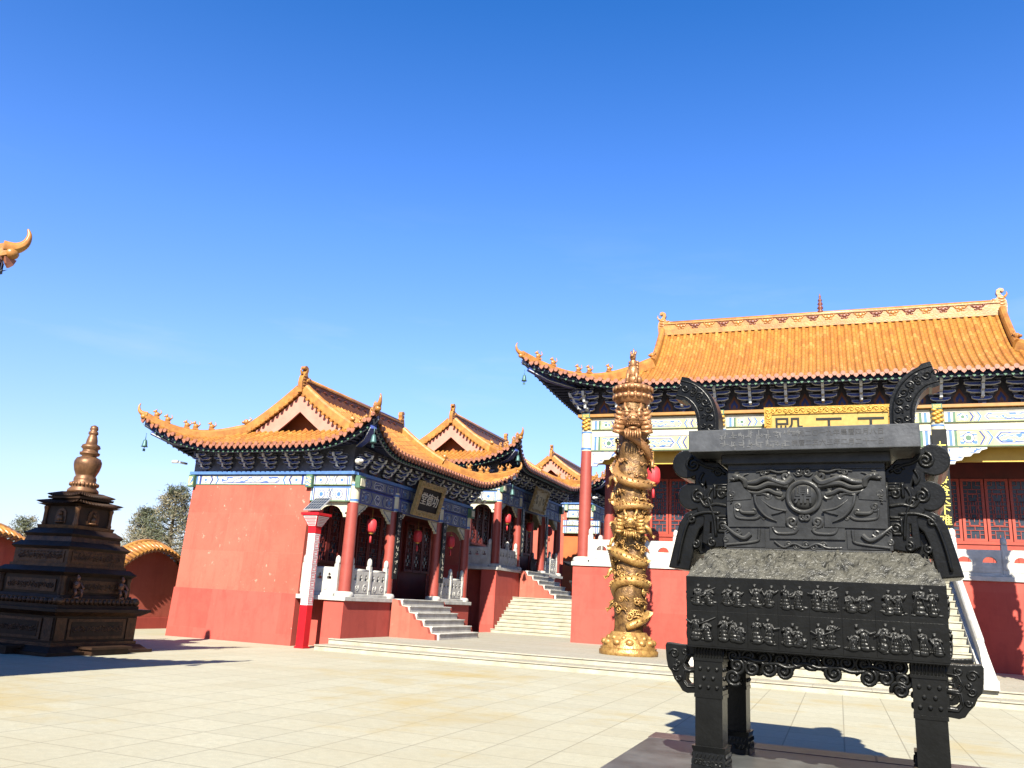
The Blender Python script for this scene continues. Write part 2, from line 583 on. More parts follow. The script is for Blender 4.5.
def tag(o, label=None, cat=None, group=None, kind=None):
    for k, v in (('label', label), ('category', cat), ('group', group), ('kind', kind)):
        if v:
            o[k] = v
    return o


def thing(name, label, cat, loc=(0, 0, 0), rz=0.0, group=None):
    o = bpy.data.objects.new(name, None)
    col.objects.link(o)
    o.location = loc
    o.rotation_euler = (0, 0, rz)
    o.empty_display_size = 0.2
    return tag(o, label, cat, group)


def copy_tree(o, parent=None):
    c = o.copy()
    col.objects.link(c)
    if parent:
        c.parent = parent
    for ch in list(o.children):
        copy_tree(ch, c)
    return c


def dup(o, parent, loc, rz=0.0, scale=None):
    c = copy_tree(o, parent)
    c.location = loc
    c.rotation_euler = (0, 0, rz)
    if scale:
        c.scale = scale
    return c


def shape2d(loops, depth, bevel=0.0):
    """filled outline with holes, extruded; loops in (x, z); returns (verts, faces) with y as depth, centred"""
    cu = bpy.data.curves.new('shape', 'CURVE')
    cu.dimensions = '2D'
    cu.fill_mode = 'BOTH'
    cu.extrude = depth / 2
    cu.bevel_depth = bevel
    cu.bevel_resolution = 1
    for lp in loops:
        sp = cu.splines.new('POLY')
        sp.points.add(len(lp) - 1)
        for p, (x, z) in zip(sp.points, lp):
            p.co = (x, z, 0, 1)
        sp.use_cyclic_u = True
    ob = bpy.data.objects.new('shape', cu)
    me = bpy.data.meshes.new_from_object(ob)
    V = [(v.co.x, -v.co.z, v.co.y) for v in me.vertices]
    F = [tuple(p.vertices) for p in me.polygons]
    bpy.data.objects.remove(ob)
    bpy.data.curves.remove(cu)
    bpy.data.meshes.remove(me)
    return V, F


def glyphs(text, size, depth, vertical=False, weight=0.0):
    """characters as (verts, faces) in the xz plane facing -y, centred"""
    cu = bpy.data.curves.new('text', 'FONT')
    cu.body = '\n'.join(text) if vertical else text
    cu.size = size
    cu.extrude = depth / 2
    cu.offset = weight
    cu.align_x = 'CENTER'
    cu.align_y = 'CENTER'
    if vertical:
        cu.space_line = 0.92
    ob = bpy.data.objects.new('text', cu)
    me = bpy.data.meshes.new_from_object(ob)
    V = [(v.co.x, -v.co.z, v.co.y) for v in me.vertices]
    F = [tuple(p.vertices) for p in me.polygons]
    bpy.data.objects.remove(ob)
    bpy.data.curves.remove(cu)
    bpy.data.meshes.remove(me)
    return V, F


def arc(cx, cz, r, a0, a1, n=10, rz=None):
    return [(cx + r * math.cos(R(a0 + (a1 - a0) * k / n)), cz + (rz or r) * math.sin(R(a0 + (a1 - a0) * k / n)))
            for k in range(n + 1)]


def spiral(cx, cz, r, turns, a0=0.0, sgn=1, n=18, y=0.0):
    pts = []
    for k in range(n + 1):
        t = k / n
        a = R(a0) + sgn * turns * 2 * PI * t
        rr = r * (1 - 0.86 * t)
        pts.append((cx + rr * math.cos(a), y, cz + rr * math.sin(a)))
    return pts


def smooth_path(P, n=6):
    """Catmull-Rom through the points"""
    P = [Vector(p) for p in P]
    out = []
    for i in range(len(P) - 1):
        p0, p1, p2, p3 = P[max(i - 1, 0)], P[i], P[i + 1], P[min(i + 2, len(P) - 1)]
        for k in range(n):
            t = k / n
            out.append(0.5 * ((2 * p1) + (p2 - p0) * t + (2 * p0 - 5 * p1 + 4 * p2 - p3) * t * t
                              + (3 * p1 - p0 - 3 * p2 + p3) * t ** 3))
    out.append(P[-1])
    return out


# ------------------------------------------------------------------ roofs
def make_roof(root, A, B, zr, ze, Lg, U, E, Lc, curv, w, wall_x, wall_y, ridge_h, big, back=True):
    """hip-and-gable roof, ridge along local x. A, B half sizes at the eaves, Lg half length at the gables"""
    def zz(d):
        t = 1 - d / B
        return zr - (zr - ze) * (curv * t - (curv - 1) * t * t)

    def cfac(x, y):
        cx = max(0.0, (abs(x) - (A - Lc)) / Lc)
        cy = max(0.0, (abs(y) - (B - Lc)) / Lc)
        return (cx * cy) ** 2.7

    def P(x, y, dz=0.0, inset=None):
        d = inset if inset is not None else min(A - abs(x), B - abs(y))
        c = cfac(x, y)
        return Vector((x + math.copysign(E * c, x), y + math.copysign(E * c, y), zz(d) + U * c + dz))

    prof = [(-0.5, -0.35), (-0.28, -0.1), (-0.265, 0.40), (-0.19, 0.95), (0, 1.25), (0.19, 0.95), (0.265, 0.40), (0.28, -0.1)]
    rr = 0.27 * w
    mb = MB()
    sides = [('y', -1), ('x', -1), ('x', 1)] + ([('y', 1)] if back else [])
    for ax, sg in sides:
        half = A if ax == 'y' else B
        n = int(round(2 * half / w))
        if ax == 'y' and n % 2:
            n += 1
        ww = 2 * half / n
        for i in range(n):
            u0 = -half + (i + 0.5) * ww
            samples = prof + [(0.5, -0.35)]
            if ax == 'y':
                centre = abs(u0) < Lg
                dm = B if centre else A - abs(u0)
            else:
                dm = min(A - Lg, B - abs(u0))
            dm = max(dm, 0.05)
            nv = max(3, int(14 * dm / B) + 1)
            grid = []
            for a, hgt in samples:
                u = u0 + a * ww
                line = []
                for j in range(nv + 1):
                    d = dm * j / nv
                    if ax == 'y':
                        if not centre:
                            d = min(d, max(A - abs(u), 0))
                        p = P(u, sg * (B - d), hgt * rr, d)
                    else:
                        dd = min(d, max(B - abs(u), 0))
                        p = P(sg * (A - dd), u, hgt * rr, dd)
                    line.append((p, d))
                grid.append(line)
            o = len(mb.v)
            q = nv + 1
            for si, line in enumerate(grid):
                for j, (p, d) in enumerate(line):
                    mb.uv[len(mb.v)] = (i + 0.5 + (0.3 if 1 <= si <= 7 else 0.0), (dm - d) * 1.12 + 0.07 * i)
                    mb.v.append(tuple(p))
            for si in range(len(grid) - 1):
                for j in range(nv):
                    a = o + si * q + j
                    mb.f.append([a, a + q, a + q + 1, a + 1])
                    mb.m.append(0)
                    mb.sm.append(True)
            # round tile end and drip tile
            if ax == 'y':
                e = P(u0, sg * B, 0, 0)
                out = Vector((0, sg, 0))
                e2 = P(u0 + ww / 2, sg * B, 0, 0)
            else:
                e = P(sg * A, u0, 0, 0)
                out = Vector((sg, 0, 0))
                e2 = P(sg * A, u0 + ww / 2, 0, 0)
            tan = out.cross(Vector((0, 0, 1)))
            cen = e + Vector((0, 0, rr * 0.25))
            ring, ring2 = [], []
            for k in range(9):
                th = 2 * PI * k / 9
                dv = tan * math.cos(th) + Vector((0, 0, 1)) * math.sin(th)
                ring.append(cen + dv * rr * 1.08 + out * 0.035)
                ring2.append(cen + dv * rr * 1.08 - out * 0.05)
            o = mb.add(ring + ring2, [tuple(range(9))] + [(k, (k + 1) % 9, (k + 1) % 9 + 9, k + 9) for k in range(9)], 1)
            s1 = ww * 0.40
            dr = [e2 - tan * s1 + Vector((0, 0, 0.0)), e2 - tan * s1 * 0.6 - Vector((0, 0, 0.09)),
                  e2 - Vector((0, 0, 0.145)), e2 + tan * s1 * 0.6 - Vector((0, 0, 0.09)), e2 + tan * s1]
            dr2 = [p - out * 0.03 for p in dr]
            dr = [p + out * 0.015 for p in dr]
            mb.add(dr + dr2, [(0, 1, 2, 3, 4), (9, 8, 7, 6, 5), (0, 5, 6, 1), (1, 6, 7, 2), (2, 7, 8, 3), (3, 8, 9, 4)], 1)
    roof = mb.build('roof', ['roof_tile', 'tile_end'], root, fix=False)

    # soffit, eave boards and rafters
    sb = MB()
    rb = MB()
    for ax, sg in sides:
        half = A if ax == 'y' else B
        wd = (B - wall_y) if ax == 'y' else (A - wall_x)
        n = int(round(2 * half / (w * 0.8)))
        for i in range(n):
            ua, ub = -half + 2 * half * i / n, -half + 2 * half * (i + 1) / n
            rows = []
            for u in (ua, ub):
                line = []
                for j in range(7):
                    d = min(0.02 + wd * 1.02 * j / 6, max(half - abs(u), 0) if True else 0)
                    p = P(u, sg * (B - d), -0.17, d) if ax == 'y' else P(sg * (A - d), u, -0.17, d)
                    line.append(p)
                rows.append(line)
            v = rows[0] + rows[1]
            sb.add(v, [(j, j + 1, j + 8, j + 7) for j in range(6)], 0)
            # eave board: dark face with a pale line
            e0, e1 = rows[0][0], rows[1][0]
            for (za, zb, mi, o_) in ((0.10, -0.03, 1, -0.10), (-0.03, -0.06, 2, -0.092)):
                outv = Vector((0, sg, 0)) if ax == 'y' else Vector((sg, 0, 0))
                q = [e0 + Vector((0, 0, za)) + outv * o_, e1 + Vector((0, 0, za)) + outv * o_,
                     e1 + Vector((0, 0, zb)) + outv * o_, e0 + Vector((0, 0, zb)) + outv * o_]
                q2 = [p - outv * 0.05 for p in q]
                sb.add(q + q2, [(0, 1, 2, 3), (7, 6, 5, 4), (0, 4, 5, 1), (3, 2, 6, 7)], mi)
            # rafter (flying + round), hidden side skipped
            um = (ua + ub) / 2
            dmx = min(wd, half - abs(um))
            if dmx > 0.15:
                pts = []
                for j in range(4):
                    d = 0.06 + (dmx - 0.06) * j / 3
                    pts.append(P(um, sg * (B - d), -0.21, d) if ax == 'y' else P(sg * (A - d), um, -0.21, d))
                r_ = 0.038 * (1.35 if big else 1)
                rb.tube(pts, r_, 4, 0, smooth=False)
                tv = Vector((0, sg, 0)) if ax == 'y' else Vector((sg, 0, 0))
                a_, b_ = pts[0] + tv * 0.006, pts[0] - tv * 0.02
                rb.tube([a_, b_], r_ * 1.02, 4, 1, smooth=False)
    sb.build('soffit', ['navy_paint', 'navy_paint', 'grey_shade_paint'], roof, fix=False)
    rb.build('rafters', ['navy_paint', 'green_paint'], roof, fix=False)

    # corner beams, with blue faces and pale edges, and eave bells
    bell = None
    for sx in (-1, 1):
        for sy in ((-1, 1) if back else (-1,)):
            cb = MB()
            d1 = min(A - wall_x, B - wall_y)
            p0 = P(sx * (A - d1), sy * (B - d1), -0.30)
            p1 = P(sx * (A - 0.12), sy * (B - 0.12), -0.26)
            pm = P(sx * (A - d1 * 0.45), sy * (B - d1 * 0.45), -0.30)
            cb.sweep([p0, pm, p1], 0.17, 0.24, 0)
            up = Vector((0, 0, 0.055))
            cb.sweep([p0 - up, pm - up, p1 - up], 0.19, 0.035, 1)
            cb.build('corner_beam', ['blue_paint', 'white_line'], roof)
            k = 1.25 if big else 1.0
            if bell is None:
                bm_ = MB()
                bm_.tube([(0, 0, 0), (0, 0, -0.22 * k)], 0.012, 5)
                bm_.lathe([(0.02, -0.20), (0.055, -0.23), (0.07, -0.30), (0.085, -0.40), (0.105, -0.44), (0.09, -0.44), (0.02, -0.3)],
                          10, (0, 0, 0))
                bm_.tube([(0, 0, -0.4), (0, 0, -0.5)], 0.012, 5)
                bm_.box(-0.05, 0.05, -0.006, 0.006, -0.58, -0.5)
                bell = bm_.build('eave_bell', 'bell_green', roof)
                bell.location = p1 + Vector((sx * 0.10, sy * 0.10, -0.05))
            else:
                dup(bell, roof, p1 + Vector((sx * 0.10, sy * 0.10, -0.05)))

    # main ridge
    r = MB()
    L = Lg - 0.05
    hb = ridge_h
    r.box(-L, L, -0.17, 0.17, zr - 0.12, zr + hb * 0.22, 0)
    r.box(-L, L, -0.11, 0.11, zr + hb * 0.2, zr + hb * 0.78, 0 if big else 2)
    if not big:
        r.m = [2] * len(r.m)  # side halls: ridge body takes the painted-in shade colour all round
    r.box(-L, L, -0.15, 0.15, zr + hb * 0.76, zr + hb * 0.88, 0)
    r.tube([(-L, 0, zr + hb * 0.9), (L, 0, zr + hb * 0.9)], 0.10, 10, 0)
    npan = int(2 * L / (0.62 if big else 0.5))
    for i in range(npan):
        x = -L + 0.45 + (2 * L - 0.9) * (i + 0.5) / npan
        zc = zr + hb * 0.49
        for sy in (-1, 1):
            if big:
                mi = 1 if i % 2 else 0
                for (dx, dz, ra, rb_) in ((0, 0.02, .10, .07), (-.12, .03, .08, .05), (.12, .03, .08, .05), (-.07, -.06, .07, .04),
                                          (.07, -.06, .07, .04), (-.19, .07, .05, .035), (.19, .07, .05, .035)):
                    r.ell((x + dx, sy * 0.112, zc + dz * 1.2), (ra, 0.03, rb_), mi, 8, 5)
            else:
                r.ell((x, sy * 0.112, zc), (0.15, 0.025, 0.05), 1, 8, 5)
    r.build('ridge', ['ridge_glaze', 'ridge_motif', 'ridge_shaded'], roof)
    # ridge end dragons
    k = ridge_h / 0.62
    poly = [(0.28, -0.1), (0.30, 0.45), (0.46, 0.52), (0.40, 0.66), (0.18, 0.72), (0.10, 0.84), (0.16, 1.0), (0.13, 1.16),
            (-0.02, 1.24), (-0.16, 1.20), (-0.19, 1.08), (-0.10, 1.04), (-0.05, 1.10), (0.0, 1.06), (-0.03, 0.94), (-0.14, 0.80),
            (-0.24, 0.62), (-0.28, 0.40), (-0.24, -0.1)]
    orn = None
    for sx in (-1, 1):
        if orn is None:
            om = MB()
            om.prism([(p[0] * k, p[1] * k) for p in poly], -0.12 * k, 0.12 * k)
            om.ell((0.30 * k, 0, 0.56 * k), (0.2 * k, 0.17 * k, 0.12 * k), 0)
            om.ell((0.30 * k, -0.13 * k, 0.66 * k), (0.05 * k, 0.04 * k, 0.05 * k), 0)
            om.ell((0.30 * k, 0.13 * k, 0.66 * k), (0.05 * k, 0.04 * k, 0.05 * k), 0)
            for q in range(5):
                om.ell((-0.05 * k, -0.12 * k, (0.12 + q * 0.15) * k), (0.16 * k, 0.035 * k, 0.06 * k), 0)
                om.ell((-0.05 * k, 0.12 * k, (0.12 + q * 0.15) * k), (0.16 * k, 0.035 * k, 0.06 * k), 0)
            om.tube([(-0.2 * k, 0, 0.8 * k), (-0.32 * k, 0, 0.95 * k), (-0.30 * k, 0, 1.08 * k)], [0.07 * k, 0.05 * k, 0.02 * k], 6)
            orn = om.build('ridge_dragon', 'ridge_glaze', roof, bevel=0.015)
            orn.location = (-(L + 0.02), 0, zr)
        else:
            c = dup(orn, roof, (L + 0.02, 0, zr), PI)
    # descending + hip ridges, with their figures
    yg = B - (A - Lg)
    fig = None
    for sx in (-1, 1):
        for sy in ((-1, 1) if back else (-1,)):
            path = []
            for j in range(9):
                y = 0.06 + (yg - 0.06) * j / 8
                path.append(P(sx * (Lg - 0.02), sy * y, 0.05, B - y))
            hip = []
            for j in range(1, 13):
                d = (A - Lg) * (1 - j / 12)
                hip.append(P(sx * (A - d), sy * (B - d), 0.06 + 0.03 * j / 12, d))
            h = MB()
            hh = 0.34 if big else 0.26
            h.sweep(path, 0.24 if big else 0.2, hh, 0)
            h.sweep([path[-1]] + hip, 0.22 if big else 0.18, hh * 1.0, 0, w1=0.15, h1=hh * 0.6)
            tip = hip[-1]
            dg = Vector((sx, sy, 0)).normalized()
            q = 0.85 if big else 0.72
            horn = [tip - dg * 0.1 + Vector((0, 0, 0.05)), tip + dg * 0.06 * q + Vector((0, 0, 0.10 * q)),
                    tip + dg * 0.20 * q + Vector((0, 0, 0.22 * q)), tip + dg * 0.24 * q + Vector((0, 0, 0.40 * q)),
                    tip + dg * 0.19 * q + Vector((0, 0, 0.54 * q))]
            h.tube(smooth_path(horn, 4), [0.105 - 0.092 * t / 16 for t in range(17)], 8, 0)
            h.ell(tip + dg * 0.0 + Vector((0, 0, -0.02)), (0.10, 0.10, 0.09), 0, 9, 6)
            # the beast head where the two ridges meet
            b0 = path[-1] + Vector((0, 0, hh))
            h.ell(b0 + dg * 0.06 + Vector((0, 0, 0.07)), (0.13 * q, 0.13 * q, 0.14 * q), 0, 8, 6)
            h.ell(b0 + dg * 0.20 * q + Vector((0, 0, 0.05)), (0.09 * q, 0.09 * q, 0.07 * q), 0, 8, 6)
            h.tube([b0 + Vector((0, 0, 0.1)), b0 - dg * 0.1 + Vector((0, 0, 0.26 * q)), b0 - dg * 0.02 + Vector((0, 0, 0.34 * q))],
                   [0.05, 0.035, 0.012], 6, 0)
            h.build('hip_ridge', ['ridge_glaze', 'tile_end'], roof, bevel=0.012)
            # small figures in a row
            nf = 5
            for j in range(nf):
                p = hip[11 - int(1.4 * (j + 1))] + Vector((0, 0, hh * (0.68 + 0.05 * j)))
                if fig is None:
                    fm = MB()
                    s_ = 1.2 if big else 1.0
                    fm.ell((0, 0, 0.09 * s_), (0.085 * s_, 0.055 * s_, 0.085 * s_))
                    fm.ell((0.05 * s_, 0, 0.19 * s_), (0.05 * s_, 0.042 * s_, 0.05 * s_))
                    fm.ell((0.10 * s_, 0, 0.175 * s_), (0.035 * s_, 0.028 * s_, 0.025 * s_))
                    fm.tube([(-0.06 * s_, 0, 0.08 * s_), (-0.13 * s_, 0, 0.16 * s_), (-0.09 * s_, 0, 0.25 * s_)], [0.03, 0.022, 0.01], 6)
                    fm.tube([(0.04 * s_, 0, 0.2 * s_), (0.02 * s_, 0, 0.27 * s_)], [0.02, 0.008], 5)
                    fm.box(-0.09 * s_, 0.09 * s_, -0.05 * s_, 0.05 * s_, -0.03, 0.035)
                    fig = fm.build('ridge_figure', 'ridge_glaze', roof)
                    fig.location = p
                    fig.rotation_euler = (0, 0, math.atan2(sy, sx))
                else:
                    dup(fig, roof, p, math.atan2(sy, sx))
    # gables
    for sx in (-1, 1):
        g = MB()
        n = 14
        xo = Lg - 0.03
        top = [(y_, zz(B - abs(y_)) - 0.10) for y_ in [-yg + 2 * yg * j / n for j in range(n + 1)]]
        bot = [(y_, z_ - (0.52 if big else 0.60)) for y_, z_ in top]
        for j in range(n):
            v = []
            for x in (xo, xo - 0.07):
                v += [(sx * x, top[j][0], top[j][1]), (sx * x, top[j + 1][0], top[j + 1][1]),
                      (sx * x, bot[j + 1][0], bot[j + 1][1]), (sx * x, bot[j][0], bot[j][1])]
            g.add(v, [(0, 1, 2, 3), (7, 6, 5, 4), (0, 4, 5, 1), (3, 2, 6, 7)], 0)
        xi = Lg - 0.6
        poly_ = [(y_, z_ - 0.05) for y_, z_ in top] + [(yg, zz(B - yg) - 0.4), (-yg, zz(B - yg) - 0.4)]
        v = [(sx * xi, y_, z_) for y_, z_ in poly_]
        g.add(v, [tuple(range(len(v)))], 1)
        # short round tiles standing out along the gable edge
        nt = int(2 * yg / (0.20 if not big else 0.26) * 1.25)
        for j in range(nt + 1):
            y_ = -yg + 2 * yg * j / nt
            if abs(y_) < 0.05:
                continue
            z_ = zz(B - abs(y_)) - 0.02
            rt = 0.055 if not big else 0.075
            g.tube([(sx * (Lg - 0.08), y_, z_ + 0.02), (sx * (Lg + 0.17), y_, z_ - 0.05)], rt, 8, 2)
        g.build('gable_board', ['pink_board', 'orange_wall', 'ridge_glaze'], roof, fix=False)
    return roof, P, zz


# ------------------------------------------------------------------ carved and painted pieces
def make_bracket(s):
    """stepped bracket cluster facing -y: boat-shaped arms with pale outlines on blue"""
    m = MB()

    def arm(W, h, y, z):
        o = [(-W / 2, z + h), (-W / 2, z + h * 0.55), (-W * 0.36, z + h * 0.1), (-W * 0.2, z), (W * 0.2, z), (W * 0.36, z + h * 0.1),
             (W / 2, z + h * 0.55), (W / 2, z + h)]
        m.prism(o, y - 0.045 * s, y + 0.045 * s, 1)
        cz = z + h * 0.55
        i = [(x * 0.955, cz + (zz_ - cz) * 0.76) for x, zz_ in o]
        m.prism(i, y - 0.050 * s, y - 0.02 * s, 0)

    def dou(x, y, z, w, h):
        m.frus((x, y), (w * 0.36, 0.05 * s), (w * 0.5, 0.06 * s), z, z + h * 0.5, 2)
        m.box(x - w * 0.5, x + w * 0.5, y - 0.06 * s, y + 0.06 * s, z + h * 0.5, z + h * 0.92, 2)
        m.box(x - w * 0.5, x + w * 0.5, y - 0.062 * s, y + 0.06 * s, z + h * 0.92, z + h, 1)
        
    dou(0, -0.06 * s, 0, 0.22 * s, 0.12 * s)
    lev = [(0.52, -0.10, 0.12), (0.78, -0.22, 0.30), (0.92, -0.36, 0.48), (0.60, -0.50, 0.62)]
    for q, (W, y, z) in enumerate(lev):
        arm(W * s, 0.10 * s, y * s, z * s)
        for x in (-W / 2 * 0.88, 0, W / 2 * 0.88):
            dou(x * s, y * s, (z + 0.10) * s, 0.13 * s, 0.075 * s)
    # beaks coming forward
    for q, (y, z) in enumerate(((-0.34, 0.16), (-0.50, 0.34), (-0.66, 0.52))):
        P_ = [(y * s, (z + 0.02) * s), ((y + 0.14) * s, z * s), (0.05 * s, z * s), (0.05 * s, (z + 0.13) * s), ((y + 0.12) * s, (z + 0.13) * s),
              ((y - 0.05) * s, (z + 0.16) * s)]
        mx = Matrix(((0, 1, 0, 0), (1, 0, 0, 0), (0, 0, 1, 0), (0, 0, 0, 1)))
        m.prism(P_, -0.04 * s, 0.04 * s, 1, mx)
        m.prism([((a - (-0.2 * s)) * 0.86 - 0.2 * s, (b - (z + 0.07) * s) * 0.66 + (z + 0.07) * s) for a, b in P_], -0.046 * s, 0.046 * s,
                0 if q % 2 else 2, mx)
    return m


def frieze(mb, x0, x1, z0, z1, y, step, s, M=None):
    mb.box(x0, x1, y, y + 0.06, z0, z1, 0, M)
    n = int(round((x1 - x0) / step))
    for i in range(n):
        x = x0 + (x1 - x0) * (i + 0.5) / n
        for (k, mi, o) in ((1.0, 1, 0.006), (0.62, 2, 0.010), (0.3, 1, 0.014)):
            h = (z1 - z0) * 0.42 * k
            z = z0 + (z1 - z0) * 0.08 + (1 - k) * h * 0.35
            pl = [(x - 0.17 * s * k, z), (x + 0.17 * s * k, z), (x + 0.20 * s * k, z + h * 0.35), (x + 0.08 * s * k, z + h * 0.7), (x, z + h),
                  (x - 0.08 * s * k, z + h * 0.7), (x - 0.20 * s * k, z + h * 0.35)]
            mb.prism(pl, y - o, y, mi, M)


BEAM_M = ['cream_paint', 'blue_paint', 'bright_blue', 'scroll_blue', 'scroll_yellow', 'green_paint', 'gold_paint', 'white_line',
          'grey_shade_paint', 'scroll_shade', 'pale_yellow']


def painted_beam(mb, x0, x1, z0, z1, y, style, M=None, depth=0.3):
    """official-style painted beam, front face at y (facing -y)"""
    L, H = x1 - x0, z1 - z0
    base = {'warm': 10, 'cool_shade': 8, 'plain': 0}[style]  # the cool style paints the shade of the facades into the beam
    mb.box(x0, x1, y, y + depth, z0, z1, base, M)

    def slab(a, b, c, d, m, o):
        mb.box(a, b, y - o, y + 0.002, c, d, m, M)
    e = 0.005
    if style == 'warm':
        slab(x0, x1, z1 - H * 0.22, z1, 0, e)
        slab(x0, x1, z1 - H * 0.25, z1 - H * 0.22, 1, e)
        slab(x0, x1, z0, z0 + H * 0.05, 5, e)
    else:
        slab(x0, x1, z1 - H * 0.10, z1, 1 if style != 'plain' else 2, e)
        slab(x0, x1, z0, z0 + H * 0.07, 1 if style != 'plain' else 5, e)
    full = H
    if style == 'warm':
        z1, H = z1 - H * 0.17, H * 0.83
    for sg, xs in ((1, x0), (-1, x1)):
        def X(a):
            return xs + sg * a
        wl = 8 if style == 'cool_shade' else 7
        for a, b, m in ((0.02, 0.10, wl), (0.10, 0.19, 1 if style == 'cool_shade' else 2), (0.19, 0.25, wl), (0.25, 0.33, 5 if style == 'warm' else 1)):
            a_, b_ = X(a * min(1, L / 3.2)), X(b * min(1, L / 3.2))
            slab(min(a_, b_), max(a_, b_), z0 + H * 0.07 + 0.002, z1 - H * 0.10 - 0.002, m, e)
        # medallion square with a ring
        k = min(1, L / 3.2)
        c = X(0.33 * k + H * 0.55)
        slab(c - H * 0.42, c + H * 0.42, z0 + H * 0.12, z1 - H * 0.16, 4 if style == 'warm' else (9 if style == 'cool_shade' else 0), e)
        for r_, m, o in ((0.30, 1, 0.008), (0.25, 7 if style != 'cool_shade' else 8, 0.011), (0.15, 5 if style == 'warm' else 2, 0.014)):
            pl = [(c + H * r_ * math.cos(2 * PI * q / 16), (z0 + z1) / 2 - H * 0.02 + H * r_ * math.sin(2 * PI * q / 16)) for q in range(16)]
            mb.prism(pl, y - o, y, m, M)
        # oblique bands towards the middle panel
        for q in range(3):
            a = X(0.33 * k + H * 1.06 + q * 0.11 * k)
            b = X(0.33 * k + H * 1.06 + q * 0.11 * k + 0.055 * k)
            s_ = H * 0.22 * sg
            pl = [(a, z0 + H * 0.1), (b, z0 + H * 0.1), (b + s_, z0 + H * 0.5), (b, z1 - H * 0.14), (a, z1 - H * 0.14), (a + s_, z0 + H * 0.5)]
            if sg < 0:
                pl = pl[::-1]
            mb.prism(pl, y - 0.008, y, (1, 7, 2)[q] if style != 'cool_shade' else (8, 1, 8)[q], M)
    k = min(1, L / 3.2)
    a, b = x0 + 0.33 * k + H * 1.06 + 0.42 * k, x1 - 0.33 * k - H * 1.06 - 0.42 * k
    if b - a > 0.2:
        z_a, z_b = z0 + H * 0.14, z1 - H * 0.18
        hx = (z_b - z_a) * 0.4
        for k_, m, o in ((1.0, 7, 0.006), (0.86, 1, 0.010), (0.7, {'warm': 4, 'cool_shade': 9, 'plain': 3}[style], 0.014)):
            zc, hz = (z_a + z_b) / 2, (z_b - z_a) / 2 * k_
            q = (z_b - z_a) / 2 * (1 - k_)
            pl = [(a + hx + q, zc - hz), (b - hx - q, zc - hz), (b - q * 1.5, zc), (b - hx - q, zc + hz), (a + hx + q, zc + hz), (a + q * 1.5, zc)]
            mb.prism(pl, y - o, y, m, M)


def corner_spandrel(W, H, d):
    """carved bracket under a beam beside a column (right of the column)"""
    out = [(0, 0), (W, 0), (W, -H * 0.12), (W * 0.86, -H * 0.2), (W * 0.80, -H * 0.36), (W * 0.66, -H * 0.38), (W * 0.58, -H * 0.55),
           (W * 0.42, -H * 0.58), (W * 0.36, -H * 0.78), (W * 0.22, -H * 0.82), (W * 0.18, -H), (0, -H)][::-1]
    m = MB()
    m.prism(out, -d / 2, d / 2, 0)
    inn = [(W * 0.06 + (x * 0.80), -H * 0.06 + z * 0.78) for x, z in out]
    m.prism(inn, -d / 2 - 0.006, -d / 2 + 0.004, 1)
    inn = [(W * 0.10 + (x * 0.62), -H * 0.10 + z * 0.58) for x, z in out]
    m.prism(inn, -d / 2 - 0.010, -d / 2 + 0.004, 2)
    return m


def lattice_leaf(parent, name, w, h, solid, loc, bar='door_red'):
    """door or window leaf facing -y, origin at its foot centre; solid = height of the lower panel"""
    f = MB()
    t = 0.085
    f.box(-w / 2, -w / 2 + t, -0.04, 0.04, 0, h)
    f.box(w / 2 - t, w / 2, -0.04, 0.04, 0, h)
    f.box(-w / 2 + t, w / 2 - t, -0.038, 0.04, 0, t)
    f.box(-w / 2 + t, w / 2 - t, -0.038, 0.04, h - t, h)
    if solid > t:
        f.box(-w / 2 + t, w / 2 - t, -0.038, 0.04, solid, solid + t)
        f.box(-w / 2 + t, w / 2 - t, -0.015, 0.02, t, solid)
        f.box(-w / 2 + t + 0.06, w / 2 - t - 0.06, -0.03, -0.01, t + 0.08, solid - 0.08)
        z0 = solid + t
    else:
        z0 = t
    o = f.build(name, bar, parent, loc)
    g = MB()
    g.box(-w / 2 + t, w / 2 - t, 0.012, 0.02, z0, h - t)
    g.build('pane', 'glass_dark', o)
    l = MB()
    x0, x1, z1 = -w / 2 + t, w / 2 - t, h - t
    W, H = x1 - x0, z1 - z0
    b = 0.016

    def bx(a, c, d, e):
        l.box(min(a, c), max(a, c), -0.018, 0.008, min(d, e), max(d, e))
    # frame within frame with stepped links
    nx, nz = 4, max(4, int(H / (W / 4)))
    for i in range(1, nx):
        x = x0 + W * i / nx
        for j in range(nz):
            za, zb = z0 + H * j / nz, z0 + H * (j + 1) / nz
            if (i + j) % 2 == 0 or j in (0, nz - 1):
                bx(x - b / 2, x + b / 2, za, zb)
    for j in range(1, nz):
        z = z0 + H * j / nz
        for i in range(nx):
            xa, xb = x0 + W * i / nx, x0 + W * (i + 1) / nx
            if not (i in (1, 2) and j % 3 == 1):
                bx(xa, xb, z - b / 2, z + b / 2)
    zc = z0 + H * 0.5
    for k in (0.30, 0.16):
        for sz in (-1, 1):
            bx(x0 + W * (0.5 - k), x0 + W * (0.5 + k), zc + sz * H * k * 0.9 - b * .6, zc + sz * H * k * 0.9 + b * .6)
        for sx in (-1, 1):
            xx = x0 + W * (0.5 + sx * k)
            bx(xx - b * .6, xx + b * .6, zc - H * k * 0.9, zc + H * k * 0.9)
    l.build('lattice', bar, o)
    return o


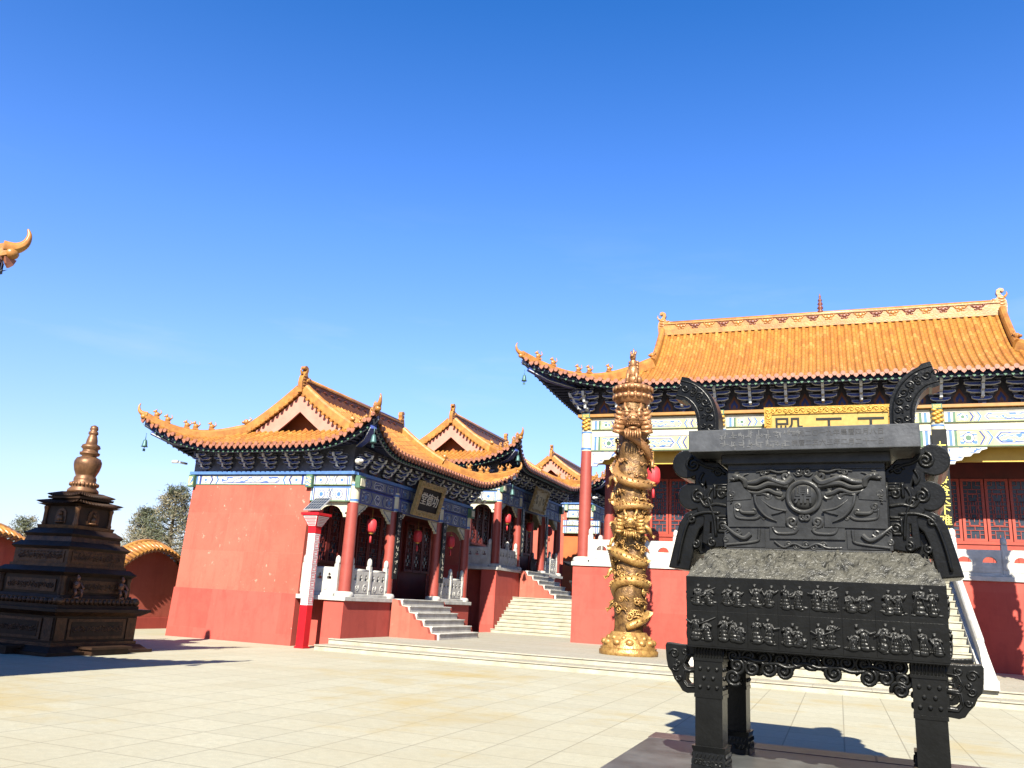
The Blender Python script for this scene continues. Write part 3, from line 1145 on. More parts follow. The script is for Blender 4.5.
def balustrade(parent, p0, p1, z, ph, nbay, style, end_posts=(True, True)):
    """stone railing from p0 to p1 (local xy); part with posts and panels below it"""
    p0, p1 = Vector((*p0, z)), Vector((*p1, z))
    L = (p1 - p0).length
    ang = math.atan2(p1.y - p0.y, p1.x - p0.x)
    base = MB()
    base.box(0, L, -0.13, 0.13, 0, 0.07)
    root = base.build('balustrade', 'marble', parent, p0, (0, 0, ang), bevel=0.008)
    post = panel = None
    pw = 0.17 if style == 'moon' else 0.14
    for i in range(nbay + 1):
        if (i == 0 and not end_posts[0]) or (i == nbay and not end_posts[1]):
            continue
        x = L * i / nbay
        if post is None:
            m = MB()
            m.box(-pw / 2, pw / 2, -pw / 2, pw / 2, 0.07, ph + 0.12)
            m.box(-pw * 0.38, pw * 0.38, -pw / 2 - 0.012, pw / 2 + 0.012, 0.2, ph - 0.04)
            m.box(-pw * 0.40, pw * 0.40, -pw * 0.40, pw * 0.40, ph + 0.12, ph + 0.15)
            m.lathe([(pw * 0.50, 0), (pw * 0.56, 0.03), (pw * 0.52, 0.12), (pw * 0.40, 0.18), (pw * 0.12, 0.215)], 10, (0, 0, ph + 0.15))
            post = m.build('post', 'marble', root, (x, 0, 0), bevel=0.008)
        else:
            dup(post, root, (x, 0, 0))
    bw = L / nbay
    for i in range(nbay):
        x = bw * (i + 0.5)
        if panel is None:
            W = bw - pw + 0.02
            m = MB()
            if style == 'moon':
                H = ph
                holes = []
                nh = max(1, int(round(W / 0.62)))
                for q in range(nh):
                    cx = -W / 2 + W * (q + 0.5) / nh
                    holes.append([(cx - 0.19, H * 0.50), (cx + 0.19, H * 0.50)] + arc(cx, H * 0.50, 0.19, 0, 180, 10, 0.17)[1:-1])
                V, F = shape2d([[(-W / 2, 0.07), (W / 2, 0.07), (W / 2, H - 0.03), (-W / 2, H - 0.03)]] + holes, 0.13)
                m.add(V, F)
                m.box(-W / 2 + 0.06, W / 2 - 0.06, -0.078, 0.078, 0.13, H * 0.40)
            else:
                H = ph
                holes = []
                nh = 3 if W > 0.7 else 2
                for q in range(nh):
                    cx = -W / 2 + W * (q + 0.5) / nh
                    zb = H * 0.60
                    k = min(0.085, W / nh * 0.34)
                    holes.append([(cx - k, zb), (cx + k, zb), (cx + k * 0.9, zb + 0.07), (cx + k * 0.35, zb + 0.085), (cx + k * 0.6, zb + 0.14),
                                  (cx, zb + 0.19), (cx - k * 0.6, zb + 0.14), (cx - k * 0.35, zb + 0.085), (cx - k * 0.9, zb + 0.07)])
                V, F = shape2d([[(-W / 2, 0.07), (W / 2, 0.07), (W / 2, H - 0.02), (-W / 2, H - 0.02)]] + holes, 0.10)
                m.add(V, F)
                m.box(-W / 2 + 0.05, W / 2 - 0.05, -0.058, 0.058, 0.12, H * 0.52)
                for q in range(2):
                    cx = -W / 4 + W / 2 * q
                    for sy in (-1, 1):
                        m.tube([(p[0], p[1] + sy * 0.058, p[2]) for p in spiral(cx, H * 0.33, min(W * 0.15, 0.11), 1.4, 40, 1 if q else -1, 14)],
                               0.014, 5)
                m.tube([(-W / 2, 0, H - 0.02), (W / 2, 0, H - 0.02)], 0.055, 8)
            panel = m.build('panel', 'marble', root, (x, 0, 0))
        else:
            dup(panel, root, (x, 0, 0))
    return root


def stairs(parent, name, axis, width, n, rise, tread, loc, mats=('step_stone', 'step_stone'), rz=0.0):
    """steps climbing towards +y; origin at the foot centre on the lower ground"""
    m = MB()
    for i in range(n):
        z1 = rise * (i + 1)
        m.box(-width / 2, width / 2, tread * i, tread * n + 0.02, rise * i - (0.3 if i == 0 else 0.0), z1 - 0.035, 0)
        m.box(-width / 2 - 0.01, width / 2 + 0.01, tread * i - 0.03, tread * n + 0.02, z1 - 0.035, z1, 1)
    o = m.build(name, list(mats), parent, loc, (0, 0, rz), bevel=0.006)
    return o


def lantern_at(loc, k, label, group='red silk lanterns under the porches'):
    t = thing('lantern', label, 'lantern', loc, 0, group)
    m = MB()
    m.lathe([(0.05, -0.30), (0.11, -0.29), (0.165, -0.22), (0.18, -0.10), (0.18, 0.02), (0.165, 0.13), (0.11, 0.20), (0.05, 0.21)], 18)
    for q in range(18):
        a = 2 * PI * q / 18
        m.tube([(r_ * math.cos(a), r_ * math.sin(a), z) for r_, z in ((0.11, -0.29), (0.168, -0.22), (0.183, -0.1), (0.183, 0.02),
                                                                     (0.168, 0.13), (0.11, 0.2))], 0.004, 4)
    m.build('lantern_body', 'lantern_red', t)
    c = MB()
    c.lathe([(0.085, 0.2), (0.09, 0.235), (0.03, 0.25)], 12)
    c.lathe([(0.03, -0.35), (0.09, -0.33), (0.085, -0.295)], 12)
    c.tube([(0, 0, 0.24), (0, 0, 0.62)], 0.006, 5)
    c.build('lantern_cap', 'gold_paint', t)
    s = MB()
    s.tube([(0, 0, -0.34), (0, 0, -0.42)], 0.006, 5)
    s.lathe([(0.02, -0.42), (0.035, -0.44), (0.045, -0.66), (0.03, -0.66)], 8)
    s.build('tassel', 'lantern_red', t)
    t.scale = (k, k, k)
    return t


def board_with_text(name, label, cat, loc, rz, W, H, text, size, frame_m, board_m, text_m, tilt=0.0, frame=0.14, vertical=False, carve=True,
                    weight=0.0):
    t = thing(name, label, cat, loc, rz)
    t.rotation_euler = (tilt, 0, rz)
    b = MB()
    b.box(-W / 2, W / 2, -0.03, 0.03, -H / 2, H / 2)
    b.build('board', board_m, t)
    f = MB()
    if frame:
        for a in ((-W / 2 - frame, W / 2 + frame, H / 2, H / 2 + frame), (-W / 2 - frame, W / 2 + frame, -H / 2 - frame, -H / 2),
                  (-W / 2 - frame, -W / 2, -H / 2, H / 2), (W / 2, W / 2 + frame, -H / 2, H / 2)):
            f.box(a[0], a[1], -0.075, 0.05, a[2], a[3])
        if carve:
            n = int((W + H) * 2 / 0.17)
            per = 2 * (W + H + 2 * frame)
            for q in range(n):
                d = per * q / n
                w_, h_ = W + frame, H + frame
                if d < w_:
                    x, z = -w_ / 2 + d, h_ / 2
                elif d < w_ + h_:
                    x, z = w_ / 2, h_ / 2 - (d - w_)
                elif d < 2 * w_ + h_:
                    x, z = w_ / 2 - (d - w_ - h_), -h_ / 2
                else:
                    x, z = -w_ / 2, -h_ / 2 + (d - 2 * w_ - h_)
                f.tube(spiral(x, z, frame * 0.42, 1.2, 90 * q, 1 if q % 2 else -1, 9, -0.08), frame * 0.10, 5)
        f.build('frame', frame_m, t)
    g = MB()
    if text:
        V, F = glyphs(text, size, 0.02, vertical, weight)
        g.add(V, F, 0, False, Matrix.Translation((0, -0.038, 0)))
    else:                                     # three worn characters that can no longer be read
        rw = random.Random(17)
        for k in (-1, 0, 1):
            for q in range(9):
                a, b = k * size * 1.0 + rw.uniform(-0.3, 0.3) * size, rw.uniform(-0.4, 0.4) * size
                l, t_ = rw.uniform(0.10, 0.26) * size, 0.022 * size
                if q % 2:
                    g.box(a - l, a + l, -0.04, -0.03, b - t_, b + t_)
                else:
                    g.box(a - t_, a + t_, -0.0405, -0.03, b - l, b + l)
    g.build('lettering', text_m, t, fix=False)
    return t


# ------------------------------------------------------------------ ground, terraces, air
SUN_AZ, SUN_EL = -11.5, 36.0      # direction the light travels (degrees from +Y, negative to -X) and height

g = MB()
g.add([(-400, -60, 0), (400, -60, 0), (400, 700, 0), (-400, 700, 0)], [(0, 1, 2, 3)])
tag(g.build('plaza', 'plaza_paving'), kind='structure')
g = MB()
X0, X1 = -13.42, 40.0
g.box(X0, X1, 20.45, 60, -0.2, 0.118)
g.box(X0 - 0.0, X1, 20.42, 60, 0.118, 0.15, 1)
g.box(X0 + 0.02, X1, 21.10, 60, 0.15, 0.268)
g.box(X0 + 0.02, X1, 21.07, 60, 0.268, 0.30, 1)
tag(g.build('terrace_pavement', ['step_stone', 'terrace_paving'], bevel=0.006), kind='structure')
g = MB()
g.box(-30, -8.8, 35.05, 70, 0.0, 1.75)
tag(g.build('upper_terrace_pavement', ['terrace_paving']), kind='structure')
g = MB()
g.box(-30, -8.8, 48.4, 90, 0.0, 2.60)
tag(g.build('top_terrace_pavement', ['terrace_paving']), kind='structure')

st = thing('stone_staircase', 'broad pale stone stair between the second side hall and the red podium', 'staircase', (-11.0, 32.72, 0.3))
stairs(st, 'steps', 'y', 4.44, 10, 0.145, 0.235, (0, 0, 0))
st2 = thing('stone_staircase', 'far narrow pale stone stair seen beyond the second side hall', 'staircase', (-10.6, 46.5, 1.75))
stairs(st2, 'steps', 'y', 3.4, 6, 0.1417, 0.31, (0, 0, 0))


# ------------------------------------------------------------------ the side halls
def side_hall():
    H = thing('side_hall', 'nearest red side hall, its whole scuffed gable wall in full sun', 'temple hall',
              (-16.15, 25.7, 0.3), PI / 2, 'side halls stepping up the slope')
    fl = 1.15                                   # porch floor
    cx = [-4.15, -1.7, 1.7, 4.15]
    cy = -2.82
    # plinth
    m = MB()
    m.frus((0, 0.80), (4.60, 2.29), (4.52, 2.24), -1.6, fl, 0)
    m.build('podium', 'red_base', H)
    m = MB()
    m.box(-4.45, 4.45, -3.02, -2.36, -1.6, fl - 0.12, 0)
    m.box(-3.7, 3.7, -2.36, -1.4, -1.6, fl - 0.12, 0)
    m.build('porch_base', 'red_base', H)
    m = MB()
    m.box(-4.52, 4.52, -3.09, -1.38, fl - 0.12, fl, 0)
    m.build('porch_floor', 'marble', H, bevel=0.01)
    # body walls: two battered end walls, back wall, recessed facade wall
    m = MB()
    for sx in (-1, 1):
        v = []
        for z, h0, h1 in ((fl, 4.44, 3.9), (4.33, 4.36, 3.9)):
            v += [(sx * h0, -1.44, z), (sx * h1, -1.44, z), (sx * h1, 3.06 - (0.05 if z > 2 else 0), z), (sx * h0, 3.06 - (0.05 if z > 2 else 0), z)]
        m.add(v, [(0, 1, 2, 3), (7, 6, 5, 4), (0, 4, 5, 1), (1, 5, 6, 2), (2, 6, 7, 3), (3, 7, 4, 0)])
    m.box(-4.30, 4.30, 2.6, 2.98, fl, 4.33)
    m.build('wall', 'red_wall', H)
    m = MB()
    m.box(-3.9, 3.9, -1.40, -1.25, fl, 4.6)
    m.box(-3.95, 3.95, -2.7, -1.3, 4.42, 4.47)
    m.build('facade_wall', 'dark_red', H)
    # lattice leaves of the facade
    for (a, b, n, nm) in ((-3.9, -1.85, 3, 'window'), (-1.55, 1.55, 4, 'door'), (1.85, 3.9, 3, 'window')):
        for i in range(n):
            w = (b - a) / n
            if nm == 'door':
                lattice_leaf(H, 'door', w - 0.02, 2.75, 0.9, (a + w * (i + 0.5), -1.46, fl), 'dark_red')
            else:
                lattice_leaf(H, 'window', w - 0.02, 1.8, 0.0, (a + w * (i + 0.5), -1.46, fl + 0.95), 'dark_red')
    # end lattice seen through the open end of the porch
    # columns
    c0 = None
    for x in cx:
        if c0 is None:
            m = MB()
            m.lathe([(0.185, 0), (0.18, 1.4), (0.165, 2.70)], 20)
            m.lathe([(0.168, 2.70), (0.168, 3.30)], 20, m=1)
            m.lathe([(0.171, 2.73), (0.171, 2.80)], 20, m=2)
            m.lathe([(0.171, 3.18), (0.171, 3.25)], 20, m=2)
            c0 = m.build('column', ['red_column', 'cream_paint', 'bright_blue'], H, (x, cy, fl + 0.0))
            b = MB()
            b.lathe([(0.27, 0.0), (0.28, 0.06), (0.25, 0.12), (0.20, 0.14)], 20)
            b.build('column_base', 'marble', c0)
        else:
            dup(c0, H, (x, cy, fl))
    # beams: lower + upper along the facade and round the ends of the porch, upper round the whole hall
    z = dict(l0=3.86, l1=4.30, u0=4.34, u1=4.66, t1=4.75)

    def girt(M, L, pts, style, name='beam'):
        mb = MB()
        for a, b in pts:
            painted_beam(mb, a, b, z['l0'], z['l1'], -0.1, style, M, 0.2)
        painted_beam_long = pts[0][0], pts[-1][1]
        for a, b in pts:
            painted_beam(mb, a, b, z['u0'], z['u1'], -0.11, style, M, 0.22)
        mb.box(painted_beam_long[0] - 0.12, painted_beam_long[1] + 0.12, -0.17, 0.17, z['u1'], z['t1'], 2, M)
        mb.box(painted_beam_long[0] - 0.10, painted_beam_long[1] + 0.10, -0.06, 0.06, z['l1'], z['u0'], 1, M)
        return mb
    M = Matrix.Translation((0, cy, 0))
    girt(M, 0, list(zip(cx[:-1], cx[1:])), 'cool_shade').build('beam', BEAM_M, H)
    for sx in (-1, 1):
        # end of the porch and the band along the gable wall
        ME = Matrix.Translation((sx * 4.30, 0, 0)) @ Matrix.Rotation(-sx * -PI / 2, 4, 'Z')
        mb = MB()
        # in this frame +x runs along the hall depth
        s0, s1 = (-2.82, -1.44) if sx > 0 else (1.44, 2.82)
        painted_beam(mb, s0, s1, z['l0'], z['l1'], -0.06, 'plain', ME, 0.2)
        painted_beam(mb, s0, s1, z['u0'], z['u1'], -0.07, 'plain', ME, 0.22)
        w0, w1 = (-1.40, 3.04) if sx > 0 else (-3.04, 1.40)
        painted_beam(mb, w0, w1, z['u0'], z['u1'], -0.07, 'plain', ME, 0.22)
        a0, a1 = (-2.95, 3.15) if sx > 0 else (-3.15, 2.95)
        mb.box(a0, a1, -0.15, 0.15, z['u1'], z['t1'], 2, ME)
        # protruding carved beam ends
        for xx in ((-1.42, 3.02) if sx > 0 else (1.42, -3.02)):
            mb.box(xx - 0.11, xx + 0.11, -0.20, -0.06, z['u0'] - 0.08, z['u1'] - 0.02, 5, ME)
            mb.box(xx - 0.085, xx + 0.085, -0.215, -0.18, z['u0'] - 0.04, z['u1'] - 0.08, 4, ME)
        mb.build('beam', BEAM_M, H)
    # carved end of the corner beams above the first and last column
    for x in (cx[0], cx[3]):
        m = MB()
        m.box(x - 0.17, x + 0.17, cy - 0.26, cy - 0.1, z['u0'] - 0.06, z['u1'] - 0.02, 0)
        m.box(x - 0.12, x + 0.12, cy - 0.285, cy - 0.25, z['u0'], z['u1'] - 0.1, 1)
        m.tube([(q[0], cy - 0.27, q[2]) for q in spiral(x, 4.48, 0.10, 1.3)], 0.016, 5, 0)
        m.build('beam_end', ['green_paint', 'cream_paint'], H)
    # carved spandrels
    sp = None
    for a, b in zip(cx[:-1], cx[1:]):
        for x, sg in ((a + 0.16, 1), (b - 0.16, -1)):
            if sp is None:
                sp = corner_spandrel(0.62, 0.42, 0.07).build('spandrel', ['cream_paint', 'grey_shade_paint', 'cream_paint'], H, (x, cy, z['l0']))
            else:
                dup(sp, H, (x, cy, z['l0']), 0, (sg, 1, 1))
    # scalloped hanging arch over the open porch end
    for sx in (-1, 1):
        lo = [(-1.30 / 2, 0), (-1.30 / 2, -0.42), (-0.50, -0.42)] + arc(0, -0.42, 0.50, 180, 0, 12, 0.28)[1:-1] + [(0.50, -0.42), (0.65, -0.42), (0.65, 0)]
        lo = [(-0.62, 0), (-0.62, -0.44), (-0.44, -0.44), (-0.40, -0.32)] + arc(0, -0.34, 0.36, 165, 15, 10, 0.24) + [(0.40, -0.32), (0.44, -0.44), (0.62, -0.44), (0.62, 0)]
        m = MB()
        V, F = shape2d([lo], 0.06)
        m.add(V, F)
        for q in (-0.53, 0.53):
            m.ell((q, -0.032, -0.33), (0.035, 0.01, 0.035), 1, 8, 5)
            m.ell((q, 0.032, -0.33), (0.035, 0.01, 0.035), 1, 8, 5)
        m.build('hanging_arch', ['cream_paint', 'black_board'], H, (sx * 4.2, (cy - 1.44) / 2, z['l0']), (0, 0, PI / 2))
    # stone rails
    balustrade(H, (cx[0] + 0.2, -2.86), (cx[1] - 0.2, -2.86), fl, 0.78, 2, 'cloud')
    balustrade(H, (cx[2] + 0.2, -2.86), (cx[3] - 0.2, -2.86), fl, 0.78, 2, 'cloud')
    for sx in (-1, 1):
        balustrade(H, (sx * 4.28, -2.6), (sx * 4.28, -1.5), fl, 0.78, 1, 'cloud')
    # steps of the middle bay with its red cheek walls
    n, tr = 6, 0.27
    rise = fl / n
    s = stairs(H, 'porch_steps', 'y', 3.04, n, rise, tr, (0, -3.08 - n * tr, 0), ('marble', 'marble'))
    for sx in (-1, 1):
        m = MB()
        y0 = -3.08
        poly = [(y0, -0.05)]
        for i in range(n):
            zt = fl - rise * i - 0.01
            poly += [(y0 - tr * (i - 0.02), zt), (y0 - tr * (i + 0.72), zt - 0.02)]
        poly += [(y0 - tr * (n - 0.2), -0.05)]
        mx = Matrix(((0, 1, 0, sx * 1.62), (1, 0, 0, 0), (0, 0, 1, 0), (0, 0, 0, 1)))
        m.prism(poly, -0.09, 0.09, 0, mx)
        m.build('cheek_wall', 'red_wall', H)
    # bracket tier
    zb, s_ = z['t1'], 0.74
    br = None
    n = 11
    for i in range(n):
        x = -4.15 + 8.3 * i / (n - 1)
        if br is None:
            br = make_bracket(s_).build('bracket_set', ['blue_paint', 'white_line', 'navy_paint'], H, (x, cy - 0.02, zb))
        else:
            dup(br, H, (x, cy - 0.02, zb))
    n = 7
    for sx in (-1, 1):
        for i in range(n):
            y = -2.80 + 5.85 * (i + 0.5) / n
            dup(br, H, (sx * 4.32, y, zb), sx * PI / 2)
    m = MB()
    frieze(m, -4.2, 4.2, zb, 5.66, cy + 0.05, 8.3 / 10, 0.7)
    for sx in (-1, 1):
        frieze(m, -3.05 if sx < 0 else -2.8, 2.8 if sx < 0 else 3.05, zb, 5.66, -0.03, 5.85 / 7, 0.7,
               Matrix.Translation((sx * 4.28, 0, 0)) @ Matrix.Rotation(sx * PI / 2, 4, 'Z'))
    m.box(-4.1, 4.1, 3.1, 3.3, 4.33, 5.6, 0)
    m.build('bracket_frieze', ['frieze_grey', 'rust_flame', 'blue_paint'], H)
    # pale carved dragon heads where the corner brackets turn out
    m = MB()
    for sx in (-1, 1):
        m.ell((sx * 4.55, cy - 0.3, 5.02), (0.12, 0.12, 0.10), 0)
        m.ell((sx * 4.72, cy - 0.48, 5.0), (0.08, 0.08, 0.06), 0)
    m.build('beam_head', 'marble', H)
    make_roof(H, 5.2, 3.8, 7.58, 5.46, 3.4, 0.80, 0.45, 2.7, 1.52, 0.225, 4.3, 2.9, 0.42, False)
    # white floodlight tube under the eave of the gable end
    m = MB()
    m.tube([(-4.75, 3.42, 5.02), (-4.78, 3.62, 5.02)], 0.05, 8)
    m.box(-4.72, -4.4, 3.35, 3.42, 4.98, 5.04, 1)
    m.build('floodlight', ['pole_white', 'silver'], H)
    return H


hall1 = side_hall()
hall2 = copy_tree(hall1)
hall2.location = (-16.15, 37.2, 1.75)
hall2['label'] = 'second red side hall up the slope, plinth half shaded, beyond the nearest one'
hall3 = copy_tree(hall1)
hall3.location = (-16.15, 51.7, 2.60)
hall3['label'] = 'farthest side hall, just its tiled gable roof showing beside the main hall column'

# lanterns and plaques of the side halls (facade plane x = -13.3)
HX = -13.30
for h, (yc, zb) in enumerate(((25.7, 0.3), (37.2, 1.75))):
    who = ('nearest side hall', 'second side hall')[h]
    for dy, nm in ((-2.92, 'near bay'), (0.35, 'doorway'), (2.92, 'far bay')):
        lantern_at((HX - 0.05 - (0.3 if nm == 'doorway' else 0), yc + dy + (0.45 if nm == 'doorway' else 0), zb + 3.32), 0.82, f'small red silk lantern hanging in the {nm} of the {who}')
board_with_text('name_plaque', 'black plaque with three pale characters in a tan frame, nearest side hall', 'plaque',
                (HX + 0.42, 25.6, 4.72), PI / 2, 1.5, 0.76, '堂德功', 0.44, 'tan_frame', 'black_board', 'pale_text', R(14), 0.2)
board_with_text('name_plaque', 'dim plaque with a worn olive frame on the second side hall', 'plaque',
                (HX + 0.42, 37.1, 6.17), PI / 2, 1.5, 0.76, '', 0.46, 'tan_frame', 'tan_frame', 'ink', R(16), 0.2)
# couplet boards of the side halls: black with pale marks
for h, (yc, zb) in enumerate(((25.7, 0.3), (37.2, 1.75))):
    for k, dy in enumerate((-1.7, 1.7)):
        t = thing('couplet_board', ('near', 'far')[k] + ' black couplet board beside the doorway of the ' + ('nearest', 'second')[h] + ' side hall',
                  'sign board', (HX + 0.23, yc + dy, zb + 1.75), PI / 2)
        m = MB()
        m.box(-0.14, 0.14, -0.02, 0.03, 0, 2.1)
        m.build('board', 'black_board', t)
        q = MB()
        r2 = random.Random(5 + h * 2 + k)
        for i in range(8):
            zc = 1.93 - i * 0.24
            for s_ in range(6):
                a, b = r2.uniform(-0.07, 0.07), r2.uniform(-0.07, 0.07)
                if s_ % 2:
                    q.box(a - 0.035, a + 0.035, -0.026, -0.018, zc + b - 0.007, zc + b + 0.007)
                else:
                    q.box(a - 0.007, a + 0.007, -0.026, -0.018, zc + b - 0.035, zc + b + 0.035)
        q.build('lettering', 'pale_text', t)


# ------------------------------------------------------------------ the main hall
def main_hall():
    H = thing('main_hall', 'great temple hall on a high red podium with orange tiled roof', 'temple hall', (-0.2, 33.6, 0.3))
    fl = 2.75
    cx = [-8.28, -3.42, 3.42, 8.28]
    cy = -4.12
    m = MB()
    m.box(-8.52, 8.52, -4.6, 4.8, -0.3, fl - 0.14)
    m.box(-3.4, 3.4, -7.0, -4.6, -0.3, fl - 0.14)
    m.build('podium', 'red_base', H)
    m = MB()
    m.box(-8.57, 8.57, -4.66, 4.85, fl - 0.14, fl)
    m.box(-3.45, 3.45, -7.05, -4.66, fl - 0.14, fl)
    m.build('podium_floor', 'marble', H, bevel=0.01)
    # walls
    m = MB()
    m.box(-8.15, 8.15, -1.45, -1.25, fl, 8.3)
    m.box(-8.15, -7.8, -1.25, 4.1, fl, 8.3)
    m.box(7.8, 8.15, -1.25, 4.1, fl, 8.3)
    m.box(-8.15, 8.15, 3.9, 4.2, fl, 8.3)
    m.box(-8.3, 8.3, -4.0, -1.4, 7.6, 7.68)
    m.build('wall', 'dark_red', H)
    for a, b in ((-7.9, -3.5), (3.5, 7.9)):
        m = MB()
        m.box(a, b, -1.62, -1.45, fl, fl + 1.18)
        for i in range(6):
            xx = a + (b - a) * (i + 0.5) / 6
            m.box(xx - 0.28, xx + 0.28, -1.65, -1.62, fl + 0.2, fl + 1.0)
        m.box(a, b, -1.66, -1.45, fl + 1.18, fl + 1.28)
        m.build('sill_wall', 'door_red', H)
    for a, b in ((-7.9, -3.5), (3.5, 7.9)):
        for i in range(6):
            w = (b - a) / 6
            lattice_leaf(H, 'window', w - 0.03, 2.1, 0.0, (a + w * (i + 0.5), -1.54, fl + 1.29))
    for i in range(8):
        w = 6.4 / 8
        lattice_leaf(H, 'door', w - 0.03, 3.3, 1.2, (-3.2 + w * (i + 0.5), -1.54, fl))
    # columns: front row and one row against the wall
    c0 = None
    for x in cx:
        if c0 is None:
            m = MB()
            m.lathe([(0.225, 0), (0.22, 2), (0.20, 4.02)], 24)
            m.lathe([(0.204, 4.02), (0.204, 5.32)], 24, m=1)
            m.lathe([(0.208, 4.06), (0.208, 4.14)], 24, m=2)
            m.lathe([(0.208, 4.68), (0.208, 4.74)], 24, m=2)
            # gilded carving at the head
            for q in range(9):
                m.ell((0.10 * math.sin(q * 2.1), -0.20, 4.82 + q * 0.05), (0.10, 0.07, 0.06), 3, 8, 5)
            m.box(-0.15, 0.15, -0.25, 0.0, 5.24, 5.40, 4)
            m.box(-0.11, 0.11, -0.262, -0.2, 5.27, 5.37, 3)
            c0 = m.build('column', ['red_column', 'cream_paint', 'bright_blue', 'gold_paint', 'green_paint'], H, (x, cy, fl))
            b = MB()
            b.lathe([(0.38, 0.0), (0.39, 0.08), (0.35, 0.16), (0.27, 0.19)], 24)
            b.build('column_base', 'marble', c0)
        else:
            dup(c0, H, (x, cy, fl))
    wc = None
    for x in (-8.0, -3.45, 3.45, 8.0):
        if wc is None:
            m = MB()
            m.lathe([(0.2, fl), (0.19, 8.0)], 16)
            wc = m.build('wall_column', 'red_column', H, (x, -1.65, 0))
        else:
            dup(wc, H, (x, -1.65, 0))
    # painted beams
    mb = MB()
    for a, b in zip(cx[:-1], cx[1:]):
        painted_beam(mb, a + 0.2, b - 0.2, 6.77, 7.47, cy - 0.08, 'warm', None, 0.22)
        painted_beam(mb, a + 0.2, b - 0.2, 7.56, 8.00, cy - 0.09, 'warm', None, 0.24)
        mb.box(a + 0.1, b - 0.1, cy - 0.04, cy + 0.04, 7.47, 7.56, 0)
    for sx in (-1, 1):
        ME = Matrix.Translation((sx * 8.28, 0, 0)) @ Matrix.Rotation(sx * PI / 2, 4, 'Z')
        s0, s1 = (-3.92, 4.0) if sx > 0 else (-4.0, 3.92)
        painted_beam(mb, s0, s1, 6.77, 7.47, -0.08, 'cool_shade', ME, 0.22)
        painted_beam(mb, s0, s1, 7.56, 8.00, -0.09, 'cool_shade', ME, 0.24)
    mb.build('beam', BEAM_M, H)
    m = MB()
    m.box(-8.6, 8.6, cy - 0.24, cy + 0.2, 8.02, 8.13)
    for sx in (-1, 1):
        m.box(sx * 8.28 - 0.24, sx * 8.28 + 0.24, cy + 0.2, 4.4, 8.02, 8.13)
    m.build('purlin', 'purlin_orange', H, bevel=0.01)
    m = MB()
    for a, b in zip(cx[:-1], cx[1:]):
        m.box(a + 0.2, b - 0.2, cy + 0.42, cy + 0.5, 6.36, 7.2)
    m.build('lintel_board', 'yellow_paint', H)
    sp = None
    for a, b in zip(cx[:-1], cx[1:]):
        for x, sg in ((a + 0.2, 1), (b - 0.2, -1)):
            if sp is None:
                sp = corner_spandrel(1.15, 0.55, 0.10).build('spandrel', ['marble', 'scroll_blue', 'marble'], H, (x, cy, 6.77))
            else:
                dup(sp, H, (x, cy, 6.77), 0, (sg, 1, 1))
    # brackets
    zb, s_ = 8.13, 1.12
    br = None
    n = 15
    for i in range(n):
        x = -8.28 + 16.56 * i / (n - 1)
        if br is None:
            br = make_bracket(s_).build('bracket_set', ['blue_paint', 'white_line', 'navy_paint'], H, (x, cy - 0.03, zb))
        else:
            dup(br, H, (x, cy - 0.03, zb))
    for sx in (-1, 1):
        for i in range(7):
            dup(br, H, (sx * 8.32, -3.5 + 1.15 * i, zb), sx * PI / 2)
        dup(br, H, (sx * 8.32, cy - 0.02, zb), sx * PI / 4)
    m = MB()
    frieze(m, -8.28, 8.28, zb, 9.35, cy + 0.12, 16.56 / 14, 1.0)
    for sx in (-1, 1):
        frieze(m, -4.1, 4.1, zb, 9.35, -0.12, 1.15, 1.0, Matrix.Translation((sx * 8.28, 0, 0)) @ Matrix.Rotation(sx * PI / 2, 4, 'Z'))
    m.box(-8.2, 8.2, 4.0, 4.2, 8.0, 9.4, 0)
    m.build('bracket_frieze', ['frieze_paint', 'rust_flame', 'blue_paint'], H)
    roof, P, zz = make_roof(H, 9.62, 5.25, 12.55, 9.05, 6.3, 0.92, 0.75, 4.2, 1.86, 0.265, 8.28, 4.2, 0.48, True)
    m = MB()
    m.lathe([(0.05, 0), (0.13, 0.05), (0.10, 0.14), (0.05, 0.17), (0.12, 0.23), (0.09, 0.31), (0.045, 0.34), (0.105, 0.40), (0.08, 0.47),
             (0.04, 0.50), (0.085, 0.56), (0.06, 0.62), (0.03, 0.66), (0.05, 0.72), (0.01, 0.86)], 14, (0, 0, 12.98))
    m.build('ridge_finial', 'ridge_motif', roof)
    # stone rails
    balustrade(H, (cx[0] + 0.35, -4.45), (-3.42, -4.45), fl, 0.82, 3, 'moon')
    balustrade(H, (3.42, -4.45), (cx[3] - 0.35, -4.45), fl, 0.82, 3, 'moon')
    balustrade(H, (-3.28, -6.85), (-3.28, -4.62), fl, 0.82, 1, 'moon')
    balustrade(H, (3.28, -6.85), (3.28, -4.62), fl, 0.82, 1, 'moon')
    balustrade(H, (-8.35, -3.6), (-8.35, 4.5), fl, 0.82, 4, 'moon')
    # stair up the front
    n, tr = 16, 0.33
    rise = fl / n
    stairs(H, 'front_steps', 'y', 6.0, n, rise, tr, (0, -7.05 - n * tr, 0))
    for sx in (-1, 1):
        m = MB()
        ya, yb = -7.05 - n * tr - 0.3, -7.0
        mx = Matrix(((0, 1, 0, sx * 3.14), (1, 0, 0, 0), (0, 0, 1, 0), (0, 0, 0, 1)))
        m.prism([(ya, 0), (yb, 0), (yb, fl + 0.1), (ya + 0.2, 0.22), (ya, 0.2)], -0.15, 0.15, 0, mx)
        m.prism([(ya + 0.25, 0.2), (yb, fl + 0.08), (yb, fl + 0.55), (ya + 1.1, 0.98), (ya + 0.75, 0.80), (ya + 0.5, 0.42)], -0.07, 0.07, 0, mx)
        m.tube([mx @ Vector((ya + 1.1, 0, 0.98)), mx @ Vector((yb, 0, fl + 0.55))], 0.09, 8)
        m.build('stair_rail', 'marble', H, bevel=0.01)
    return H


